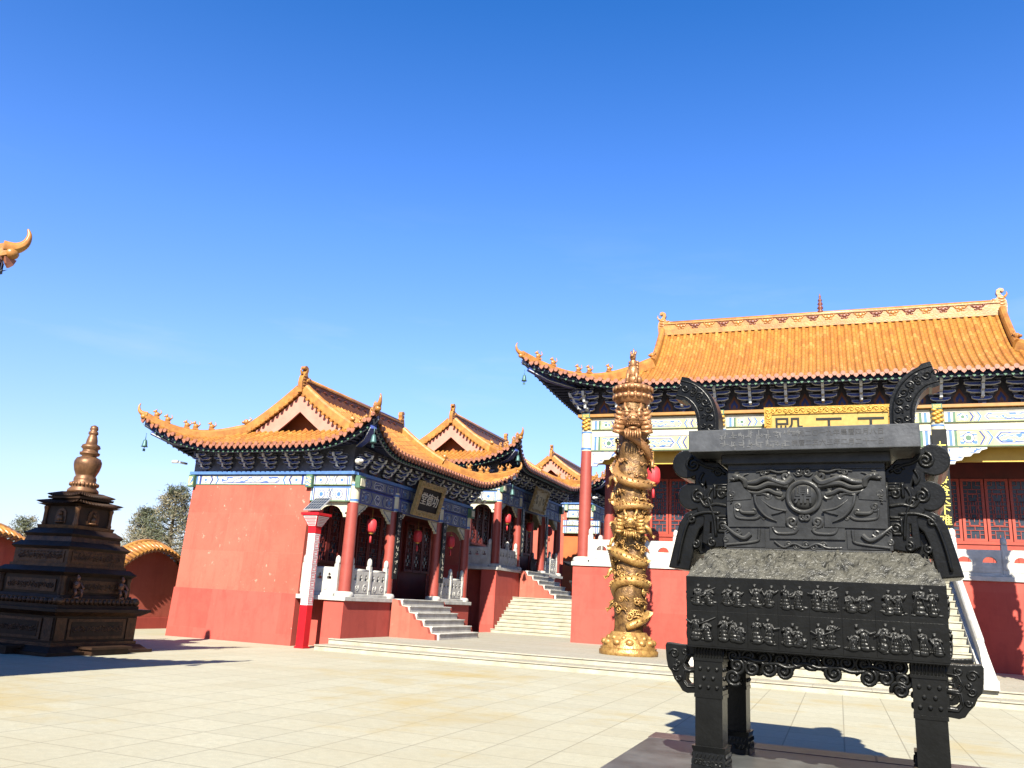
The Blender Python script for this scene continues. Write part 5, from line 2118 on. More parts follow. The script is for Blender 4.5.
    for sx in (-1, 1):
        if ear is None:
            ctr = smooth_path([(0.0, 0, 0), (0.005, 0, 0.17), (0.02, 0, 0.33), (0.08, 0, 0.47), (0.19, 0, 0.575), (0.32, 0, 0.62)], 5)
            m = MB()
            v, f = [], []
            n = len(ctr)
            for i, p in enumerate(ctr):
                t = (ctr[min(i + 1, n - 1)] - ctr[max(i - 1, 0)]).normalized()
                nv = Vector((t.z, 0, -t.x))
                wd = 0.105 + 0.012 * math.sin(PI * i / n) + (0.02 if i > n - 5 else 0)
                for a, b in ((-1, -0.13), (1, -0.13), (1, 0.13), (-1, 0.13)):
                    v.append(p + nv * a * wd + Vector((0, b, 0)))
            for i in range(n - 1):
                for k in range(4):
                    k2 = (k + 1) % 4
                    f.append((i * 4 + k, i * 4 + k2, i * 4 + 4 + k2, i * 4 + 4 + k))
            f += [(3, 2, 1, 0), tuple((n - 1) * 4 + k for k in range(4))]
            m.add(v, f)
            for y in (-0.135, 0.135):
                for i in range(2, n - 2, 3):
                    p = ctr[i]
                    m.tube(spiral(p.x - 0.03, p.z, 0.045, 1.4, 40 * i, 1, 12, y), 0.010, 5)
                    m.tube(spiral(p.x + 0.045, p.z + 0.02, 0.032, 1.2, 70 * i, -1, 10, y), 0.008, 5)
                t = 0.082
                for s in (-1, 1):
                    pts = []
                    for i, p in enumerate(ctr):
                        tt = (ctr[min(i + 1, n - 1)] - ctr[max(i - 1, 0)]).normalized()
                        pts.append((p.x + tt.z * t * s, y, p.z - tt.x * t * s))
                    m.tube(pts, 0.008, 5)
            ear = m.build('ear', I, T, (0.84, 0, 3.09), bevel=0.008)
            if sx < 0:
                ear.location = (-1.05, 0, 3.09)
                ear.scale = (-1, 1, 1)
        else:
            dup(ear, T, (0.80, 0, 3.09), 0, (1, 1, 1))
    # scrolled side flanges
    fl = None
    for sx in (-1, 1):
        if fl is None:
            m = MB()
            # local x grows outwards from the neck side
            out = ([(0.0, 2.70), (0.0, 2.06), (0.05, 2.02), (0.20, 2.0), (0.29, 2.05)] + [(0.27, 2.30), (0.34, 2.36)]
                   + arc(0.405, 2.50, 0.125, -120, 110, 16) + [(0.36, 2.66), (0.36, 2.72)] + arc(0.455, 2.83, 0.135, -120, 150, 18)
                   + [(0.28, 2.84), (0.14, 2.83)])
            holes = [[(0.24, 2.58), (0.27, 2.55), (0.285, 2.62), (0.26, 2.68)], [(0.20, 2.12), (0.235, 2.12), (0.23, 2.25), (0.20, 2.25)]]
            V, F = shape2d([out] + holes, 0.72, 0.012)
            m.add(V, F)
            leaf = [(0.10, 2.36), (0.24, 2.385), (0.36, 2.375), (0.46, 2.32), (0.52, 2.23), (0.565, 2.05), (0.625, 1.80), (0.44, 1.78), (0.41, 1.92),
                    (0.38, 2.08), (0.34, 2.18), (0.28, 2.24), (0.20, 2.26), (0.10, 2.25)][::-1]
            V, F = shape2d([leaf], 0.68, 0.014)
            m.add(V, F)
            V, F = shape2d([[(0.26, 2.20), (0.33, 2.16), (0.38, 2.02), (0.34, 1.94), (0.24, 1.97), (0.20, 2.04), (0.24, 2.08)]], 0.5, 0.01)
            m.add(V, F)
            for y in (-0.375, 0.375):
                def sp(x, z, r_, tn, a, s, w_=0.015):
                    m.tube(spiral(x, z, r_, tn, a, s, 20, y), w_, 6)
                sp(0.385, 2.825, 0.075, 1.7, 90, -1, 0.019)
                sp(0.335, 2.50, 0.07, 1.6, 90, -1, 0.017)
                for z_ in (2.56, 2.22):
                    for k_, w2 in ((0.055, 0.012), (0.028, 0.010)):
                        m.tube([(0.09 - k_, y, z_ - k_), (0.09 + k_, y, z_ - k_), (0.09 + k_, y, z_ + k_), (0.09 - k_, y, z_ + k_), (0.09 - k_, y, z_ - k_ * 0.3)], w2, 5)
                sp(0.14, 2.74, 0.05, 1.4, 0, 1)
                sp(0.10, 2.52, 0.05, 1.3, 90, -1)
                sp(0.24, 2.44, 0.05, 1.4, 30, 1)
                sp(0.09, 2.20, 0.05, 1.4, 0, 1)
                sp(0.40, 2.27, 0.045, 1.4, 100, -1)
                sp(0.20, 2.04, 0.045, 1.5, 100, -1)
                sp(0.36, 2.02, 0.04, 1.4, 100, 1)
                for pts in (((0.36, 2.86), (0.26, 2.80), (0.18, 2.78), (0.06, 2.72)), ((0.32, 2.48), (0.26, 2.40), (0.16, 2.42), (0.04, 2.40)),
                            ((0.03, 2.66), (0.03, 2.08)), ((0.20, 2.58), (0.24, 2.48), (0.18, 2.30), (0.16, 2.10)),
                            ((0.12, 2.33), (0.28, 2.335), (0.42, 2.27), (0.50, 2.05), (0.54, 1.83)),
                            ((0.04, 2.30), (0.14, 2.30)), ((0.14, 2.15), (0.14, 2.30)), ((0.06, 2.15), (0.14, 2.15)),
                            ((0.04, 2.56), (0.16, 2.56)), ((0.17, 2.48), (0.17, 2.62)), ((0.28, 2.74), (0.32, 2.66), (0.28, 2.60))):
                    m.tube(smooth_path([(a, y, b) for a, b in pts], 4), 0.017, 6)
            fl = m.build('side_flange', I, T, (0.62, 0, 0))
            if sx < 0:
                fl.location = (-0.77, 0, 0)
                fl.scale = (-1, 1, 1)
        else:
            dup(fl, T, (0.61, 0, 0), 0, (0.95, 1, 1))
    return T


censer()


# ------------------------------------------------------------------ bronze pagoda burner
def pagoda():
    T = thing('pagoda_burner', 'tall dark bronze pagoda shaped incense burner with a bright bell spire', 'pagoda burner', (-16.3, 14.6, 0))
    D, Pn, Br = 0, 1, 2
    MT = ['bronze_dark', 'bronze_plain', 'bronze_bright']

    def ring(m, h0, h1, z0, z1, mi):
        m.frus((0, 0), (h0, h0), (h1, h1), z0, z1, mi)
    m = MB()
    ring(m, 1.42, 1.42, 0, 0.07, 1)
    ring(m, 1.34, 1.22, 0.07, 0.17, 1)
    ring(m, 1.16, 1.16, 0.17, 0.24, 0)
    ring(m, 1.12, 1.12, 0.24, 0.78, 1)
    for q in range(4):
        Q = Matrix.Rotation(q * PI / 2, 4, 'Z')
        m.box(-0.78, 0.78, -1.145, -1.11, 0.30, 0.72, 0, Q)
        m.box(-0.70, 0.70, -1.155, -1.14, 0.36, 0.66, 1, Q)
        for i in range(14):
            m.tube(spiral(-0.62 + 1.24 * i / 13, 0.51, 0.06, 1.3, 60 * i, 1 if i % 2 else -1, 12, -1.157), 0.014, 5, 0, Q)
        for sx in (-1, 1):
            m.box(sx * 0.96 - 0.13, sx * 0.96 + 0.13, -1.14, -1.11, 0.28, 0.74, 0, Q)
        # step block in the middle
        m.box(-0.5, 0.5, -1.62, -1.2, 0, 0.12, 1, Q)
        m.box(-0.55, 0.55, -1.66, -1.2, 0.12, 0.17, 1, Q)
    ring(m, 1.16, 1.30, 0.78, 0.87, 0)
    ring(m, 1.32, 1.32, 0.87, 0.93, 1)
    base = m.build('base_tier', MT, T, bevel=0.01)
    m = MB()
    ring(m, 1.12, 1.12, 0.93, 1.00, 1)
    ring(m, 1.08, 1.10, 1.00, 1.14, 0)
    for q in range(4):
        Q = Matrix.Rotation(q * PI / 2, 4, 'Z')
        for i in range(17):
            x = -1.0 + 2.0 * i / 16
            m.ell((x, -1.09, 1.07), (0.06, 0.05, 0.065), 0, 8, 6, Q)
        for sx in (-1, 1):
            m.ell((sx * 1.04, -1.04, 1.08), (0.12, 0.12, 0.10), 2, 9, 6, Q)
    m.build('lotus_rail', MT, T)
    m = MB()
    ring(m, 1.0, 0.98, 1.14, 1.20, 1)
    ring(m, 0.90, 0.90, 1.20, 1.60, 1)
    for q in range(4):
        Q = Matrix.Rotation(q * PI / 2, 4, 'Z')
        m.box(-0.72, 0.72, -0.92, -0.9, 1.26, 1.52, 0, Q)
        for i in range(12):
            m.tube(spiral(-0.62 + 1.24 * i / 11, 1.39, 0.065, 1.4, 77 * i, 1 if i % 2 else -1, 12, -0.925), 0.013, 5, 0, Q)
        for sx in (-1, 1):
            m.lathe([(0.07, 1.2), (0.08, 1.3), (0.06, 1.5), (0.08, 1.6)], 10, (sx * 0.9, -0.9, 0), 0, True, Q)
    ring(m, 0.94, 1.02, 1.60, 1.68, 1)
    ring(m, 1.02, 0.90, 1.68, 1.78, 1)
    ring(m, 0.84, 0.84, 1.78, 1.84, 0)
    ring(m, 0.80, 0.80, 1.84, 2.16, 0)
    for q in range(4):
        Q = Matrix.Rotation(q * PI / 2, 4, 'Z')
        m.box(-0.70, 0.70, -0.815, -0.8, 1.88, 2.12, 0, Q)
        for i in range(13):
            m.tube(spiral(-0.6 + 1.2 * i / 12, 2.0, 0.06, 1.4, 50 * i, 1 if i % 2 else -1, 12, -0.82), 0.014, 5, 0, Q)
            m.ell((-0.6 + 1.2 * i / 12, -0.81, 2.09), (0.05, 0.02, 0.02), 0, 7, 5, Q)
    ring(m, 0.82, 0.87, 2.16, 2.22, 1)
    ring(m, 0.87, 0.74, 2.22, 2.33, 1)
    ring(m, 0.70, 0.68, 2.33, 2.44, 0)
    ring(m, 0.69, 0.73, 2.44, 2.50, 1)
    ring(m, 0.73, 0.58, 2.50, 2.62, 1)
    ring(m, 0.55, 0.57, 2.62, 2.70, 0)
    m.build('middle_tiers', MT, T, bevel=0.008)
    # upper chamber with niches
    m = MB()
    ring(m, 0.46, 0.46, 2.70, 3.12, 1)
    for q in range(4):
        Q = Matrix.Rotation(q * PI / 2, 4, 'Z')
        for sx in (-1, 1):
            m.lathe([(0.055, 2.70), (0.06, 2.75), (0.045, 2.8), (0.045, 3.02), (0.06, 3.08), (0.06, 3.12)], 10, (sx * 0.47, -0.47, 0), 2, True, Q)
        nic = [(-0.16, 2.74), (0.16, 2.74), (0.16, 2.92)] + arc(0, 2.92, 0.16, 0, 180, 8)[1:-1] + [(-0.16, 2.92)]
        m.prism(nic, -0.475, -0.45, 0, Q)
        m.ell((0, -0.48, 2.96), (0.05, 0.05, 0.06), 2, 8, 6, Q)
        m.ell((0, -0.48, 2.84), (0.09, 0.06, 0.09), 2, 8, 6, Q)
        m.ell((0, -0.49, 2.77), (0.13, 0.07, 0.04), 2, 8, 6, Q)
    m.build('niche_chamber', MT, T)
    m = MB()
    for z, h, up in ((3.12, 0.66, 0.06), (3.30, 0.52, 0.05)):
        ring(m, 0.48, h - 0.03, z, z + 0.05, 1)
        n = 8
        v, f = [], []
        for j, (hh, zz_) in enumerate(((h, z + 0.05), (h * 0.74, z + 0.10), (h * 0.55, z + 0.17))):
            for q in range(4):
                for i in range(n):
                    t = -1 + 2 * i / n
                    p = Vector((t * hh, -hh, zz_ + (up * abs(t) ** 3 if j == 0 else up * 0.2 * abs(t) ** 3)))
                    v.append(Matrix.Rotation(q * PI / 2, 4, 'Z') @ p)
        k = 4 * n
        for j in range(2):
            for i in range(k):
                i2 = (i + 1) % k
                f.append((j * k + i, j * k + i2, (j + 1) * k + i2, (j + 1) * k + i))
        f.append(tuple(range(k)))
        f.append(tuple(range(3 * k - 1, 2 * k - 1, -1)))
        m.add(v, f, 1)
        for q in range(4):
            Q = Matrix.Rotation(q * PI / 2, 4, 'Z')
            for i in range(14):
                t = -0.9 + 1.8 * i / 13
                m.tube([Q @ Vector((t * h * 0.6, -h * 0.58, z + 0.17)), Q @ Vector((t * h, -h, z + 0.06 + up * abs(t) ** 3))], 0.014, 5, 1)
    m.build('eave', MT, T)
    m = MB()
    m.lathe([(0.30, 3.46), (0.43, 3.47), (0.42, 3.54), (0.34, 3.60), (0.37, 3.63), (0.37, 3.70), (0.30, 3.74), (0.31, 3.78), (0.30, 3.83), (0.27, 3.86), (0.285, 3.90),
             (0.34, 4.0), (0.375, 4.12), (0.375, 4.20), (0.33, 4.28), (0.22, 4.32), (0.19, 4.34), (0.27, 4.37), (0.28, 4.42), (0.22, 4.44), (0.21, 4.50),
             (0.27, 4.54), (0.24, 4.60), (0.16, 4.63), (0.15, 4.72), (0.12, 4.82), (0.10, 4.84), (0.14, 4.87), (0.13, 4.92), (0.09, 4.94), (0.12, 4.98),
             (0.10, 5.05), (0.03, 5.08)], 32)
    for q in range(24):
        a = 2 * PI * q / 24
        m.ell((0.37 * math.cos(a), 0.37 * math.sin(a), 3.665), (0.04, 0.04, 0.045), 0, 7, 5)
    m.v = [(x * 0.79, y * 0.79, z) for x, y, z in m.v]
    m.build('bell_spire', 'bronze_bright', T)
    # little guardians at the corners of the lotus rail
    gu = None
    for q in (0, 2):
        for sy in (-1, 1):
            a = q * PI / 2
            gp = Matrix.Rotation(a, 4, 'Z') @ Vector((1.0, sy * 0.62, 1.13))
            if gu is None:
                k = MB()
                k.ell((0, 0, 0.03), (0.11, 0.07, 0.04))
                k.tube([(0.02, -0.05, 0.20), (0.08, -0.06, 0.12), (0.02, -0.06, 0.04)], [0.045, 0.036, 0.024], 7)
                k.tube([(0.0, 0.05, 0.20), (0.11, 0.06, 0.17), (0.13, 0.05, 0.04)], [0.045, 0.036, 0.024], 7)
                k.ell((-0.01, 0, 0.28), (0.065, 0.085, 0.11))
                k.ell((0.02, 0, 0.43), (0.045, 0.045, 0.055))
                k.ell((0.0, 0, 0.48), (0.03, 0.03, 0.03))
                k.tube([(0.0, -0.08, 0.34), (0.09, -0.10, 0.28), (0.12, -0.03, 0.34)], [0.03, 0.026, 0.018], 6)
                k.tube([(0.0, 0.08, 0.34), (0.03, 0.13, 0.26), (0.10, 0.11, 0.22)], [0.03, 0.026, 0.018], 6)
                gu = k.build('guardian_figure', 'statuette_copper', T, gp, (0, 0, a))
            else:
                dup(gu, T, gp, a)
    return T


pagoda()


# ------------------------------------------------------------------ solar lamp pole
def solar_pole():
    T = thing('solar_lamp', 'red and white square lamp post with a tilted solar panel beside the scuffed wall', 'lamp post', (-14.0, 20.72, 0), R(-4))
    m = MB()
    m.box(-0.17, 0.17, -0.17, 0.17, 0, 1.16, 0)
    m.box(-0.21, 0.21, -0.21, 0.21, 0, 0.05, 0)
    m.box(-0.165, 0.165, -0.165, 0.165, 1.16, 3.15, 1)
    m.box(-0.175, 0.175, -0.175, 0.175, 3.15, 3.33, 0)
    m.build('post', ['pole_red', 'pole_white'], T, bevel=0.006)
    T.scale = (0.74, 0.74, 1.0)
    m = MB()
    for q in range(4):
        Q = Matrix.Rotation(q * PI / 2, 4, 'Z')
        for i in range(9):
            z = 1.20 + i * 0.215
            t, o = 0.012, -0.1665

            def b(x0, x1, z0, z1):
                m.box(x0, x1, o - 0.003, o + 0.001, z0, z1, 0, Q)
            b(-0.14, 0.14, z, z + t)
            b(-0.14, -0.14 + t, z + t, z + 0.19)
            b(-0.14, 0.10, z + 0.178, z + 0.19)
            b(0.10, 0.112, z + 0.05, z + 0.19)
            b(-0.09, 0.112, z + 0.05, z + 0.062)
            b(-0.09, -0.078, z + 0.062, z + 0.14)
            b(-0.09, 0.06, z + 0.128, z + 0.14)
            b(0.128, 0.14, z, z + 0.19)
    m.build('fret_pattern', 'pole_red', T)
    m = MB()
    m.frus((0, 0), (0.18, 0.18), (0.38, 0.38), 3.33, 3.66, 0)
    m.box(-0.42, 0.42, -0.42, 0.42, 3.66, 3.73, 0)
    m.box(-0.17, 0.17, -0.17, 0.17, 3.73, 3.84, 0)
    for q in range(4):
        Q = Matrix.Rotation(q * PI / 2, 4, 'Z')
        pts = []
        v = [(-0.165, -0.203, 3.36), (0.165, -0.203, 3.36), (0.335, -0.373, 3.635), (-0.335, -0.373, 3.635)]
        m.add(v, [(0, 1, 2, 3)], 1, False, Q)
        for i in range(3):
            zc = 0.2 + 0.3 * i
            w_ = 0.13 + 0.17 * zc
            y_ = -0.205 - 0.172 * zc
            for k in (-1, 1):
                z_ = 3.36 + 0.275 * (zc + 0.08 * k)
                m.box(-w_, w_, y_ - 0.006 - 0.014 * k, y_ + 0.004 - 0.014 * k, z_ - 0.006, z_ + 0.006, 0, Q)
    m.build('lamp_head', ['pole_red', 'pole_white'], T)
    m = MB()
    Q = Matrix.Translation((0.0, 0.0, 4.0)) @ Matrix.Rotation(R(-6), 4, 'Z') @ Matrix.Rotation(R(33), 4, 'X')
    m.box(-0.43, 0.43, -0.36, 0.36, -0.02, 0.015, 0, Q)
    m.box(-0.39, 0.39, -0.32, 0.32, 0.015, 0.020, 1, Q)
    for i in range(1, 6):
        x = -0.39 + 0.78 * i / 6
        m.box(x - 0.005, x + 0.005, -0.32, 0.32, 0.020, 0.023, 0, Q)
    for i in range(1, 4):
        y = -0.32 + 0.64 * i / 4
        m.box(-0.39, 0.39, y - 0.004, y + 0.004, 0.020, 0.0235, 0, Q)
    m.tube([(0, 0, 3.82), (0, 0, 4.0)], 0.04, 8, 0)
    m.build('solar_panel', ['silver', 'solar_cell'], T)


solar_pole()


# ------------------------------------------------------------------ garden wall with waved tile coping
def cloud_wall():
    T = thing('garden_wall', 'dark red garden wall with a humped orange tiled coping behind the bronze pagoda', 'wall', (-22.1, 0, 0), PI / 2)
    m = MB()
    cop = MB()
    xs = [11.5 + 0.10 * i for i in range(int(16 / 0.10) + 1)]

    def top(x):
        t = (x - 23.12) / 3.08
        ph = t - math.floor(t + 0.5)
        return 1.95 + 0.66 * max(0.0, math.cos(PI * ph)) ** 0.8
    for a, b in zip(xs[:-1], xs[1:]):
        v = [(a, 0, -0.1), (b, 0, -0.1), (b, 0, top(b)), (a, 0, top(a)), (a, 0.36, -0.1), (b, 0.36, -0.1), (b, 0.36, top(b)), (a, 0.36, top(a))]
        m.add(v, [(0, 1, 2, 3), (5, 4, 7, 6), (3, 2, 6, 7)])
    m.box(11.5, 27.5, -0.07, 0.0, -0.1, 0.36, 1)
    m.build('wall_body', ['red_wall', 'red_base'], T, fix=False)
    # coping: barrel tiles across, running with the curve
    n = 0
    s, x = 0.0, xs[0]
    while x < xs[-1]:
        z = top(x)
        dz = (top(x + 0.02) - top(x - 0.02)) / 0.04
        l = math.hypot(1, dz)
        nrm = Vector((-dz / l, 0, 1 / l))
        tan = Vector((1 / l, 0, dz / l))
        p = Vector((x, 0, z))
        cop.tube([p + Vector((0, -0.40, 0)) + nrm * 0.03, p + Vector((0, 0.0, 0)) + nrm * 0.24, p + Vector((0, 0.18, 0)) + nrm * 0.26,
                  p + Vector((0, 0.36, 0)) + nrm * 0.24, p + Vector((0, 0.76, 0)) + nrm * 0.03], 0.062, 7, 0)
        q = p + tan * 0.12
        cop.tube([q + Vector((0, -0.36, 0)) - nrm * 0.03, q + Vector((0, 0, 0)) + nrm * 0.19, q + Vector((0, 0.36, 0)) + nrm * 0.19, q + Vector((0, 0.72, 0)) - nrm * 0.03], 0.05, 5, 1)
        x += 0.17 / l
    pts = [(x_, 0.18, top(x_) + 0.30) for x_ in xs]
    cop.tube(pts, 0.085, 7, 0)
    cop.build('tile_coping', ['ridge_glaze', 'tile_end'], T, fix=False)


cloud_wall()


# ------------------------------------------------------------------ gate tower outside the left edge: its lower eave corner shows
def gate_tower():
    T = thing('corner_tower', 'two-eaved tower at the left edge, only a curled orange eave corner showing', 'tower', (-14.90, 1.97, 0), PI / 2)
    m = MB()
    m.box(-3.9, 3.9, -2.4, 3.0, -0.2, 5.3)
    m.build('wall', 'red_wall', T)
    m = MB()
    m.box(-2.4, 2.4, -1.4, 1.6, 5.3, 9.3)
    m.build('upper_wall', 'red_wall', T)
    c = None
    for x in (-3.6, -1.3, 1.3, 3.6):
        if c is None:
            k = MB()
            k.lathe([(0.2, 0), (0.19, 4.6)], 16)
            c = k.build('column', 'red_column', T, (x, -2.75, 0))
        else:
            dup(c, T, (x, -2.75, 0))
    return T


tower = gate_tower()


def skirt_copy(roofsrc, parent, z, s):
    for ch in [c for c in roofsrc.children if c.name.startswith('roof')]:
        c = copy_tree(ch, parent)
        c.location = (0, 0, z)
        c.scale = s


skirt_copy(hall1, tower, -0.40, (1, 1, 1))
skirt_copy(hall1, tower, 5.0, (0.66, 0.64, 0.80))


# ------------------------------------------------------------------ far things up the slope
def orange_wall_bay():
    T = thing('wall_bay', 'far orange wall bay glimpsed between the second side hall and the main hall column', 'wall', (-13.6, 46.75, 1.75))
    m = MB()
    m.box(-1.1, 1.05, 0.1, 0.3, 0, 4.1)
    m.build('wall_body', 'orange_wall', T)
    mb = MB()
    painted_beam(mb, -1.1, 1.05, 3.75, 4.15, -0.1, 'plain', None, 0.2)
    painted_beam(mb, -1.1, 1.05, 4.2, 4.5, -0.11, 'plain', None, 0.2)
    mb.build('beam', BEAM_M, T)
    k = MB()
    k.lathe([(0.16, 0), (0.15, 3.75)], 14, (0.95, -0.02, 0))
    k.build('column', 'red_column', T)


orange_wall_bay()


def small_burner():
    T = thing('iron_burner', 'small black iron burner with an upturned roof on the upper terrace', 'burner', (-12.35, 43.2, 1.75))
    m = MB()
    m.frus((0, 0), (0.5, 0.5), (0.42, 0.42), 0, 0.3)
    m.frus((0, 0), (0.42, 0.42), (0.58, 0.58), 0.3, 0.9)
    m.frus((0, 0), (0.62, 0.62), (0.62, 0.62), 0.9, 1.0)
    m.build('bowl', 'black_iron', T)
    m = MB()
    for sx in (-1, 1):
        for sy in (-1, 1):
            m.lathe([(0.05, 1.0), (0.05, 1.75)], 8, (sx * 0.42, sy * 0.42, 0))
    m.build('roof_posts', 'black_iron', T)
    m = MB()
    n = 8
    v, f = [], []
    for j, (h, z) in enumerate(((0.85, 1.75), (0.5, 1.95), (0.2, 2.3), (0.04, 2.5))):
        for q in range(4):
            for i in range(n):
                t = -1 + 2 * i / n
                v.append(Matrix.Rotation(q * PI / 2, 4, 'Z') @ Vector((t * h * (1 + 0.1 * abs(t) ** 3), -h * (1 + 0.1 * abs(t) ** 3), z + (0.2 * abs(t) ** 3 if j == 0 else 0))))
    k = 4 * n
    for j in range(3):
        for i in range(k):
            i2 = (i + 1) % k
            f.append((j * k + i, j * k + i2, (j + 1) * k + i2, (j + 1) * k + i))
    f.append(tuple(range(k)))
    m.add(v, f)
    m.build('roof', 'black_iron', T)


small_burner()


# ------------------------------------------------------------------ trees behind the garden wall
def conifer(loc, h, r, label, seed, leaves=5200, bare=False):
    T = thing('pine_tree', label, 'tree', loc, 0, 'trees beyond the garden wall')
    r_ = random.Random(seed)
    m = MB()
    m.tube([(0, 0, -0.2), (0.05, 0, h * 0.5), (0, 0.05, h * 0.98)], [h * 0.03, h * 0.02, 0.02], 8)
    tips = []
    for i in range(46):
        t = 0.12 + 0.86 * i / 46
        a = i * 2.39996 + r_.uniform(-.3, .3)
        L = r * (1 - t) ** 0.75 * r_.uniform(0.65, 1.15) + 0.25
        z = h * t
        e = Vector((L * math.cos(a), L * math.sin(a), z + L * r_.uniform(0.1, 0.5)))
        mid = Vector((L * 0.5 * math.cos(a), L * 0.5 * math.sin(a), z + L * 0.06))
        m.tube([(0, 0, z - 0.1), mid, e], [0.05, 0.035, 0.01], 5)
        for q in range(6):
            k = 0.3 + 0.7 * q / 5
            tips.append((mid.lerp(e, k), L * 0.26 + 0.12))
    m.build('trunk', 'bark', T)
    m = MB()
    for i in range(leaves):
        c, s = r_.choice(tips)
        p = c + Vector((r_.gauss(0, 1), r_.gauss(0, 1), r_.gauss(0, 0.8))) * s * 0.72
        d = Vector((r_.uniform(-1, 1), r_.uniform(-1, 1), r_.uniform(-0.2, 1.0))).normalized()
        w_ = d.cross(Vector((r_.uniform(-1, 1), r_.uniform(-1, 1), r_.uniform(-1, 1)))).normalized()
        ln, wd = r_.uniform(0.14, 0.30), r_.uniform(0.014, 0.030)
        mi = 0 if mnoise.noise(c * 0.8 + Vector((seed, 0, 0))) > -0.08 else 1
        m.add([p - w_ * wd, p + w_ * wd, p + d * ln + w_ * wd * 0.3, p + d * ln - w_ * wd * 0.3], [(0, 1, 2, 3)], mi)
    m.build('crown', ['needle_dry', 'needle_dark'], T, fix=False)
    return T


conifer((-38.5, 41.5, 0), 7.4, 2.3, 'brownish pine behind the garden wall, closest to the red gable wall', 1, 11000)
conifer((-42.6, 43.5, 0), 6.2, 2.0, 'shorter dark pine behind the garden wall, close to the pagoda', 2, 7000)
conifer((-46.0, 37.5, 0), 4.9, 1.3, 'small pine showing between the pagoda spire base and the left coping', 3, 3600)
conifer((-34.5, 44.0, 0), 7.6, 2.2, 'pine half hidden by the red gable wall', 4, 9000)


def bare_tree(loc, h, label, seed):
    T = thing('bare_tree', label, 'tree', loc, 0)
    r_ = random.Random(seed)
    m = MB()
    c = MB()

    def grow(p, d, L, rad, lev):
        e = p + d * L
        mid = p + d * L * 0.5 + Vector((r_.uniform(-1, 1), r_.uniform(-1, 1), 0)) * L * 0.05
        (m if lev == 0 else c).tube([p, mid, e], [rad, rad * 0.8, rad * 0.6], 5)
        if lev < 4:
            for _ in range(3):
                nd = (d + Vector((r_.uniform(-1, 1), r_.uniform(-1, 1), r_.uniform(-0.2, 0.7))) * 0.62).normalized()
                grow(p.lerp(e, r_.uniform(0.6, 1.0)), nd, L * r_.uniform(0.55, 0.8), rad * 0.55, lev + 1)
    grow(Vector((0, 0, -0.1)), Vector((0.05, 0, 1)).normalized(), h * 0.36, 0.11, 0)
    m.build('trunk', 'bark', T)
    c.build('crown', 'bark', T)


bare_tree((-57.0, 40.0, 0), 9.0, 'thin leafless tree at the left edge of the picture', 6)

# ------------------------------------------------------------------ overall reflectance (every surface alike)
for m_ in MATS.values():
    nd_, lk_, b_ = N(m_)
    ln = b_.inputs['Base Color'].links[0]
    x_ = nd_.new('ShaderNodeMix')
    x_.data_type = 'RGBA'
    x_.blend_type = 'MULTIPLY'
    x_.inputs[0].default_value = 1.0
    x_.inputs[7].default_value = (0.53, 0.53, 0.53, 1)
    lk_.new(ln.from_socket, x_.inputs[6])
    lk_.new(x_.outputs[2], b_.inputs['Base Color'])
    b_.inputs['Specular IOR Level'].default_value *= 0.6

# ------------------------------------------------------------------ light, sky, camera
w = bpy.data.worlds.new('World')
sc.world = w
w.use_nodes = True
nt = w.node_tree
bg = nt.nodes['Background']
sky = nt.nodes.new('ShaderNodeTexSky')
sky.sky_type = 'NISHITA'
sky.sun_disc = False
sky.sun_elevation = R(SUN_EL)
dirx, diry = math.sin(R(SUN_AZ)), math.cos(R(SUN_AZ))
sky.sun_rotation = math.atan2(-dirx, -diry)      # where the sun stands
sky.air_density = 1.0
sky.dust_density = 0.4
sky.ozone_density = 3.0
grade = nt.nodes.new('ShaderNodeMix')
grade.data_type = 'RGBA'
grade.blend_type = 'MULTIPLY'
grade.inputs[0].default_value = 1.0
gtc = nt.nodes.new('ShaderNodeTexCoord')
gsp = nt.nodes.new('ShaderNodeSeparateXYZ')
nt.links.new(gtc.outputs['Generated'], gsp.inputs[0])
gcol = ramp(nt.nodes, nt.links, gsp.outputs['Z'], [(0.0, (0.66, 0.62, 0.74)), (0.115, (0.86, 0.82, 1.02)), (0.27, (0.78, 0.93, 1.32)), (0.40, (0.60, 0.90, 1.44)),
                                                   (0.66, (0.18, 0.66, 1.20)), (1.0, (0.11, 0.50, 1.05))])
nt.links.new(gcol, grade.inputs[7])
nt.links.new(sky.outputs['Color'], grade.inputs[6])
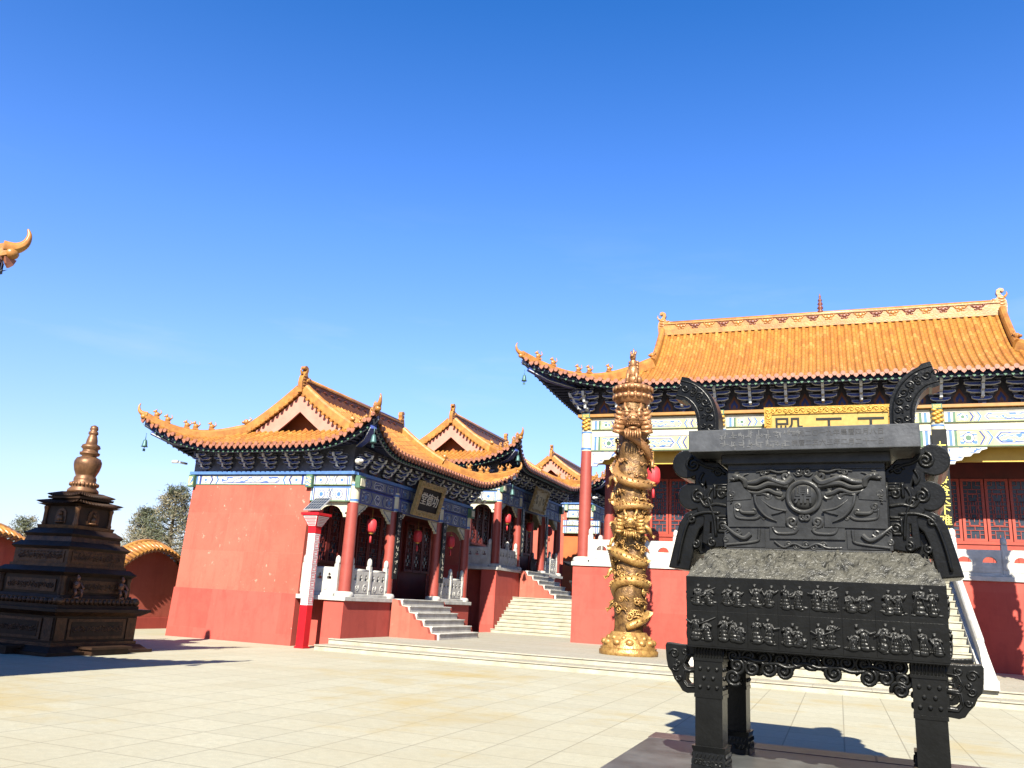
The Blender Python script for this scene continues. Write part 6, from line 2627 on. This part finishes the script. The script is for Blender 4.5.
# a few faint high wisps of cloud
wmp = nt.nodes.new('ShaderNodeMapping')
wmp.inputs['Scale'].default_value = (1.6, 1.6, 9.0)
wmp.inputs['Rotation'].default_value = (R(8), R(-6), R(20))
nt.links.new(gtc.outputs['Generated'], wmp.inputs['Vector'])
wn_ = noise_node(nt.nodes, nt.links, wmp.outputs['Vector'], 1.7, 8.0, 0.6)
wm = ramp(nt.nodes, nt.links, wn_, [(0.56, (0, 0, 0)), (0.82, (0.30, 0.30, 0.30))])
wz = ramp(nt.nodes, nt.links, gsp.outputs['Z'], [(0.05, (0.6, 0.6, 0.6)), (0.30, (0.7, 0.7, 0.7)), (0.45, (0, 0, 0))])
wx = nt.nodes.new('ShaderNodeMath')
wx.operation = 'MULTIPLY'
nt.links.new(wm, wx.inputs[0])
nt.links.new(wz, wx.inputs[1])
skyc = mix(nt.nodes, nt.links, wx.outputs[0], grade.outputs[2], (4.2, 4.6, 5.0))
nt.links.new(skyc, bg.inputs['Color'])
bg.inputs['Strength'].default_value = 0.055

sl = bpy.data.lights.new('Sun', 'SUN')
sl.energy = 5.0
sl.angle = R(0.53)
sl.color = (1.0, 0.945, 0.82)
so = bpy.data.objects.new('Sun', sl)
col.objects.link(so)
d = Vector((dirx * math.cos(R(SUN_EL)), diry * math.cos(R(SUN_EL)), -math.sin(R(SUN_EL))))
so.rotation_euler = d.to_track_quat('-Z', 'Y').to_euler()
so.location = (5, -20, 30)

cd = bpy.data.cameras.new('Camera')
cd.sensor_width = 36
cd.lens = 835 / 1024 * 36
cd.clip_end = 2000
cam = bpy.data.objects.new('Camera', cd)
col.objects.link(cam)
yaw, pitch, roll = R(-21.48), R(14.5), R(3.15)
f = Vector((math.sin(yaw) * math.cos(pitch), math.cos(yaw) * math.cos(pitch), math.sin(pitch)))
r = Vector((math.cos(yaw), -math.sin(yaw), 0))
u = r.cross(f)
r2 = r * math.cos(roll) + u * math.sin(roll)
u2 = -r * math.sin(roll) + u * math.cos(roll)
mw = Matrix((r2, u2, -f)).transposed().to_4x4()
mw.translation = (0, 0, 1.6)
cam.matrix_world = mw
sc.camera = cam
sc.view_settings.view_transform = 'Standard'
sc.view_settings.look = 'None'
sc.view_settings.exposure = 1.93
sc.view_settings.gamma = 1.0
